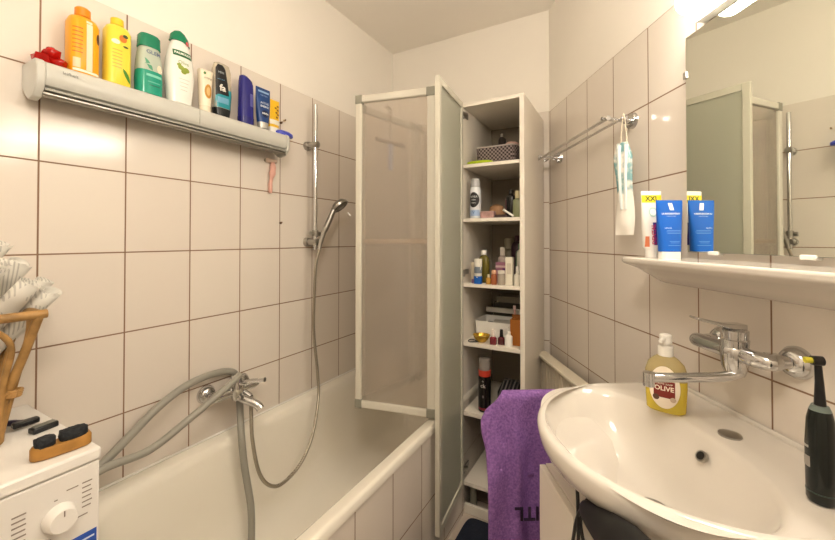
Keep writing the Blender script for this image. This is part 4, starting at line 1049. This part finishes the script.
# ================================================================= SHOWER RAIL
t = thing('shower_rail', 'vertical chrome shower rail on the left wall', 'shower rail', LP(0, 1.345, 0), RZL)
bm = BM(); tube(bm, [(.058, 0, -.05), (.058, 0, .652)], .0095, 20); obj('rail', bm, M['chrome'], t)
for z in (.458, -.012):
    bm = BM(); cyl(bm, (0, 0, z), (.02, 0, z), .022, .02); tube(bm, [(.015, 0, z), (.075, 0, z)], .0155, 16); obj('wall_bracket', bm, M['dullchrome'], t)
bm = BM(); tube(bm, [(.058, 0, .012), (.058, 0, .045)], .016, 18); tube(bm, [(.058, -.03, .028), (.058, .03, .028)], .011, 14); obj('slider', bm, M['dullchrome'], t)
t = thing('hand_shower', 'chrome hand shower held in the slider of the shower rail', 'shower head', LP(.085, 1.352, .0), RZL)
bm = BM(); tube(bm, smooth_path([(0, -.006, -.045), (.004, .004, .0), (.018, .022, .06), (.034, .043, .122), (.040, .052, .148)], 5), [.009]*4+[.011]*5+[.0135]*6+[.013]*5+[.016], 16); obj('handle', bm, M['dullchrome'], t)
hc = Vector((.055, .080, .163)); hn = Vector((.62, .22, -.75)).normalized()
bm = BM(); tube(bm, [hc-hn*.030, hc-hn*.022, hc-hn*.006, hc+hn*.004], [.012, .032, .045, .044], 32); obj('head_shell', bm, M['dullchrome'], t)
bm = BM(); tube(bm, [hc+hn*.0042, hc+hn*.008], [.039, .035], 32); sf = obj('spray_face', bm, C('#6d6b66', .4), t)
bm = BM(); tube(bm, [hc+hn*.0082, hc+hn*.010], [.016, .014], 24); obj('spray_core', bm, C('#8d8b86', .3), sf)
bm = BM(); hp = hc+Vector((.02, .035, -.03)); tube(bm, [hp, hp+hn*.02], [.004, .003], 8); obj('selector_lever', bm, M['dullchrome'], t)
bm = BM(); P = smooth_path([LP(.085, 1.346, -.047), LP(.078, 1.330, -.12), LP(.07, 1.330, -.24), LP(.065, 1.331, -.433), LP(.08, 1.340, -.62), LP(.10, 1.327, -.735), LP(.15, 1.245, -.85), LP(.172, 1.17, -.92), LP(.18, 1.09, -.955), LP(.18, 1.01, -.952), LP(.17, .952, -.882), LP(.14, .940, -.752), LP(.102, .962, -.632)], 12)
tube(bm, P, .0068, 12)
tag(obj('shower_hose', bm, M['hosemetal'], None), 'thin metal shower hose looping down from the shower rail into the tub', 'hose')

# ================================================================= BATH TAP
t = thing('bath_tap', 'chrome bath mixer tap on the left wall above the tub', 'tap', LP(0, .92, -.575), RZL)
for u in (.845, .99):
    bm = BM(); y = u-.92
    tube(bm, [(0, y, 0), (.006, y, 0), (.02, y, 0), (.026, y, 0)], [.034, .034, .026, .016], 28); cyl(bm, (.02, y, 0), (.06, y, 0), .014); obj('rosette', bm, M['chrome'], t)
bm = BM(); tube(bm, [(.062, -.098, 0), (.062, -.08, 0), (.062, .08, 0), (.062, .10, 0)], [.014, .019, .019, .014], 20); obj('tap_body', bm, M['chrome'], t)
bm = BM(); loft(bm, [(-.03, .017, .017), (-.01, .022, .022), (.03, .023, .023), (.034, .021, .021), (.055, .023, .022), (.06, .016, .016)], 24)
for v in bm.verts: v.co += Vector((.075, .0, 0))
obj('cartridge', bm, M['chrome'], t)
bm = BM(); tube(bm, smooth_path([(.08, .0, .03), (.12, .02, .034), (.17, .05, .044)], 4), [.013]*4+[.011]*4+[.014], 14, flat=.6); obj('lever', bm, M['chrome'], t)
bm = BM(); tube(bm, smooth_path([(.075, .0, -.015), (.11, .01, -.028), (.15, .03, -.045), (.165, .036, -.062)], 5), .0145, 16); obj('spout', bm, M['chrome'], t)
bm = BM(); tube(bm, [(.10, .042, -.028), (.10, .042, -.058)], .009, 14); tube(bm, [(.07, .03, -.01), (.10, .042, -.03)], .010, 12); obj('hose_outlet', bm, M['chrome'], t)

# washing machine hoses
bm = BM()
P = smooth_path([LP(.10, .33, -.72), LP(.07, .44, -.665), LP(.055, .51, -.642), LP(.06, .575, -.592), LP(.06, .66, -.532), LP(.045, .76, -.500), LP(.026, .87, -.500), LP(.020, .942, -.520), LP(.020, .966, -.57), LP(.040, .958, -.64), LP(.095, .925, -.725), LP(.118, .922, -.84), LP(.14, .935, -1.00), LP(.15, .93, -1.13)], 10)
tube(bm, P, .0125, 14)
tag(obj('drain_hose', bm, M['greyhose'], None), 'thick grey drain hose arching over the bath tap and hanging straight down into the tub', 'hose')
bm = BM()
P = smooth_path([LP(.14, .33, -.73), LP(.105, .42, -.655), LP(.095, .50, -.638), LP(.10, .61, -.640), LP(.11, .72, -.592), LP(.115, .82, -.545), LP(.115, .88, -.517), LP(.10, .912, -.507)], 10)
tube(bm, P, .0115, 14)
tag(obj('supply_hose', bm, M['greyhose'], None), 'grey hose sagging from the washing machine up to the top of the bath tap', 'hose')

# ================================================================= WASHING MACHINE
MZ = EYE-.427
t = thing('washing_machine', 'white washing machine with round dial in the near left corner', 'washing machine', LP(0, 0, -EYE), RZL)
mu = .367
bm = BM(); box(bm, .01, .418, mu-.60, mu-.002, .02, MZ-.026); obj('housing', bm, M['appliance'], t, bevel=.004)
bm = BM(); box(bm, .005, .421, mu-.602, mu, MZ-.025, MZ); obj('top_lid', bm, M['lidwhite'], t, bevel=.005)
bm = BM()
for (a, b2) in ((.06, mu-.55), (.36, mu-.55), (.06, mu-.05), (.36, mu-.05)): cyl(bm, (a, b2, 0), (a, b2, .02), .02)
obj('machine_foot', bm, M['black'], t)
kc = Vector((.419, .302, EYE-.532))
bm = BM(); tube(bm, [kc, kc+Vector((.004, 0, 0)), kc+Vector((.018, 0, 0)), kc+Vector((.021, 0, 0))], [.0265, .0255, .0225, .020], 36); kn = obj('dial', bm, M['lidwhite'], t)
bm = BM(); box(bm, .4395, .4405, .3015, .3035, kc.z+.008, kc.z+.019); obj('dial_pointer', bm, C('#8a7c74'), kn)
def mprint(y, z, w_, h_=.0016):
    bm2 = BM(); box(bm2, .4182, .4186, y, y+w_, EYE+z, EYE+z+h_); return bm2
bm = BM()
for k in range(6):
    box(bm, .4182, .4187, .237, .256-.001*(k % 2), EYE-.496-k*.0095, EYE-.4935-k*.0095)
    box(bm, .4182, .4187, .336, .352-.002*(k % 2), EYE-.488-k*.0095, EYE-.4858-k*.0095)
for (y0_, y1_, z) in ((.312, .330, -.4885), (.294, .299, -.4985), (.326, .345, -.551), (.270, .290, -.568), (.306, .314, -.562)): box(bm, .4182, .4187, y0_, y1_, EYE+z, EYE+z+.002)
obj('panel_print', bm, C('#8d8178'), t)
bm = BM(); box(bm, .4182, .419, .302, .360, EYE-.66, EYE-.588); lb_ = obj('blue_sticker', bm, C('#1c4fb0', .3), t)
bm = BM(); box(bm, .419, .4193, .332, .356, EYE-.602, EYE-.5985); box(bm, .419, .4193, .326, .350, EYE-.612, EYE-.6095); obj('sticker_print', bm, C('#cdd8ee'), lb_)

# nail brush
t = thing('nail_brush', 'wooden nail brush with black bristles up on the washing machine', 'brush', LP(.375, .318, -.427), RZL-.10)
bm = BM(); loft(bm, [(0, .014, .042, 3), (.003, .018, .046, 3), (.02, .018, .046, 3), (.026, .016, .043, 3)], 40)
for v in bm.verts:
    if v.co.z > .012: v.co.z += .006*(abs(v.co.y)/.05)**2-.004
obj('wooden_block', bm, M['wood'], t)
for (a, b2, lf) in ((-.040, -.010, .010), (-.004, .039, .012)):
    bm = BM(); cy = (a+b2)/2; hw = (b2-a)/2
    nn = 14
    loft(bm, [(.020, .0135, hw, 3, 0, cy), (.030, .015, hw*1.03, 3, 0, cy), (.030+lf*.8, .0145, hw, 3, 0, cy), (.030+lf, .008, hw*.7, 3, 0, cy)], 30)
    for v in bm.verts: v.co += noise.noise_vector(v.co*300)*.002
    obj('bristles', bm, M['bristle'], t, sharp=180)
# razor on machine
t = thing('razor', 'black safety razor lying on the washing machine beside the basket', 'razor', LP(.175, .318, -.427), RZL)
bm = BM(); tube(bm, smooth_path([(-.075, -.035, .006), (-.04, -.02, .008), (0, 0, .012)], 5), [.006, .006, .007, .007, .006, .006, .007, .007, .006, .006, .005], 10); obj('handle', bm, C('#1f1d3c', .3), t)
bm = BM(); box(bm, -.006, .012, -.022, .022, .006, .018); obj('razor_head', bm, C('#17191b', .3), t, bevel=.003)
t = thing('razor', 'dark razor head with pale blades on the washing machine beside the wooden brush', 'razor', LP(.225, .335, -.427), RZL+.2)
bm = BM(); box(bm, -.010, .012, -.024, .022, .0, .013); obj('razor_head', bm, C('#1c1e20', .3), t, bevel=.003)
bm = BM()
for k in range(3): box(bm, -.006+k*.006, -.004+k*.006, -.020, .018, .013, .0145)
obj('blades', bm, C('#a8a8a0', .3, metal=.8), t)

# ================================================================= RATTAN BASKET with newspapers
t = thing('rattan_basket', 'rattan magazine basket standing on the washing machine at the left edge', 'basket', LP(.155, .115, -.427), RZL)
hz = .268
def rect(hx, hy, z, ox=0, oy=0): return [(-hx+ox, -hy+oy, z), (hx+ox, -hy+oy, z), (hx+ox, hy+oy, z), (-hx+ox, hy+oy, z)]
top = rect(.125, .190, hz, .0, .005); bot = rect(.09, .145, .012)
bm = BM()
P = [Vector(p) for p in top]; 
for i in range(4): tube(bm, [P[i]+(P[i]-P[i-3])*.03, P[(i+1) % 4]+(P[(i+1) % 4]-P[i])*.03], .0095, 12)
obj('rim', bm, M['rattan'], t)
bm = BM(); Q = [Vector(p) for p in bot]
for i in range(4): tube(bm, [Q[i], Q[(i+1) % 4]], .008, 10)
for k in range(5): tube(bm, [Q[0].lerp(Q[3], k/4), Q[1].lerp(Q[2], k/4)], .005, 8)
obj('base', bm, M['rattan'], t)
for i in range(4):
    bm = BM(); a, b2 = P[i], Q[i]; m_ = a.lerp(b2, .5)+Vector((0, 0, 0))*0
    inward = (Vector((0, 0, a.z))-a).normalized()*.012
    tube(bm, smooth_path([a, a.lerp(b2, .35)+inward*.4, a.lerp(b2, .7)+inward, b2], 6), .0085, 12); obj('corner_post', bm, M['rattan'], t)
def arch(p, q, bp, bq, r=.006):
    bm = BM()
    tp, tq = p.lerp(q, .12), p.lerp(q, .88)
    mid = p.lerp(q, .5)
    pts = [bp, bp.lerp(tp, .45), p.lerp(q, .10).lerp(bp, .22), p.lerp(q, .22)-Vector((0, 0, .014)), p.lerp(q, .36)-Vector((0, 0, .020)), p.lerp(q, .46).lerp(bp.lerp(bq, .4), .22), bp.lerp(bq, .35).lerp(mid, .45), bp.lerp(bq, .25)]
    tube(bm, smooth_path(pts, 6), r, 10); obj('cane_arch', bm, M['rattan'], t)
for i in range(4):
    p, q, bp, bq = P[i], P[(i+1) % 4], Q[i], Q[(i+1) % 4]
    arch(p, q, bp, bq); arch(q, p, bq, bp)
bm = BM(); mm = [a.lerp(b2, .62) for a, b2 in zip(P, Q)]
for i in range(4): tube(bm, [mm[i], mm[(i+1) % 4]], .0055, 10)
obj('middle_rail', bm, M['rattan'], t)
for i in (1, 2, 3):
    bm = BM(); 
    for k in range(4): 
        z_ = P[i].lerp(Q[i], .60+.015*k); tube(bm, [z_+Vector((cos(a)*.011, sin(a)*.011, 0)) for a in [2*pi*j/10 for j in range(11)]], .0025, 6)
    obj('cane_binding', bm, M['rattan'], t)
# rolled newspapers
def roll(i, base, tip, r, turns, lb, squash=.75):
    base = Vector(base); tip = Vector(tip); ax = (tip-base); Lg = ax.length; ax.normalize()
    a = ax.cross(Vector((0, 0, 1))).normalized(); b2 = ax.cross(a)
    bm = BM(); n = int(26*turns); V = []
    rows = 8
    for k in range(rows+1):
        row = []
        for j in range(n+1):
            tt = j/n; an = tt*turns*2*pi+i*1.7; rad = r*(.35+.65*tt)*(1+.05*sin(an*3+i))
            p = base+ax*Lg*k/rows+a*cos(an)*rad+b2*sin(an)*rad*squash
            p += noise.noise_vector(p*14+Vector((i, 0, 0)))*.008
            row.append(bm.verts.new(p))
        V.append(row)
    for k in range(rows):
        for j in range(n): bm.faces.new((V[k][j], V[k][j+1], V[k+1][j+1], V[k+1][j]))
    t2 = obj('rolled_newspaper', bm, M['paper'], None, solid=.0012, sharp=180, loc=LP(0, 0, 0), rz=RZL)
    tag(t2, lb, 'newspaper', 'rolled newspapers in the rattan basket')
rolls = [((.07, .20, -.36), (.215, .345, -.118), .032, 2.2, 'newspaper roll lying lowest, poking out at the right over the basket rim'),
         ((.05, .21, -.33), (.150, .350, -.098), .024, 2.4, 'newspaper roll behind the lowest one, touching the tiled wall side'),
         ((.10, .17, -.33), (.250, .305, -.092), .026, 2.0, 'flattened newspaper roll at the front, just above the rattan rim'),
         ((.05, .17, -.31), (.150, .315, -.050), .028, 2.5, 'newspaper roll close to the tiled wall, below the topmost roll'),
         ((.08, .13, -.31), (.235, .255, -.050), .036, 2.8, 'newspaper roll with a wide spiral end, left in the bunch'),
         ((.05, .16, -.28), (.150, .285, -.006), .022, 2.0, 'topmost newspaper roll with a dark open end')]
for i, (a, b2, r2, tn, lb) in enumerate(rolls): roll(i, a, b2, r2, tn, lb)

# ================================================================= CAMERA
cam = bpy.data.cameras.new('camera'); co = bpy.data.objects.new('camera', cam); COL.objects.link(co)
cam.sensor_fit = 'HORIZONTAL'; cam.sensor_width = 36; cam.lens = 36*F/835
pitch = math.radians(.68)
co.location = (0, 0, EYE); co.rotation_euler = (pi/2+pitch, 0, 0)
cam.shift_y = -((270-239.5)/835) - math.tan(pitch)*F/835
cam.clip_start = .02
SC.camera = co
# world background switched off, adds no ambient light
w = bpy.data.worlds.new('world'); SC.world = w; w.use_nodes = True
w.node_tree.nodes['Background'].inputs[0].default_value = (.9, .8, .65, 1); w.node_tree.nodes['Background'].inputs[1].default_value = .0
SC.view_settings.view_transform = 'Standard'; SC.view_settings.look = 'None'
SC.view_settings.gamma = 1; SC.view_settings.use_curve_mapping = False
SC.view_settings.exposure = .88
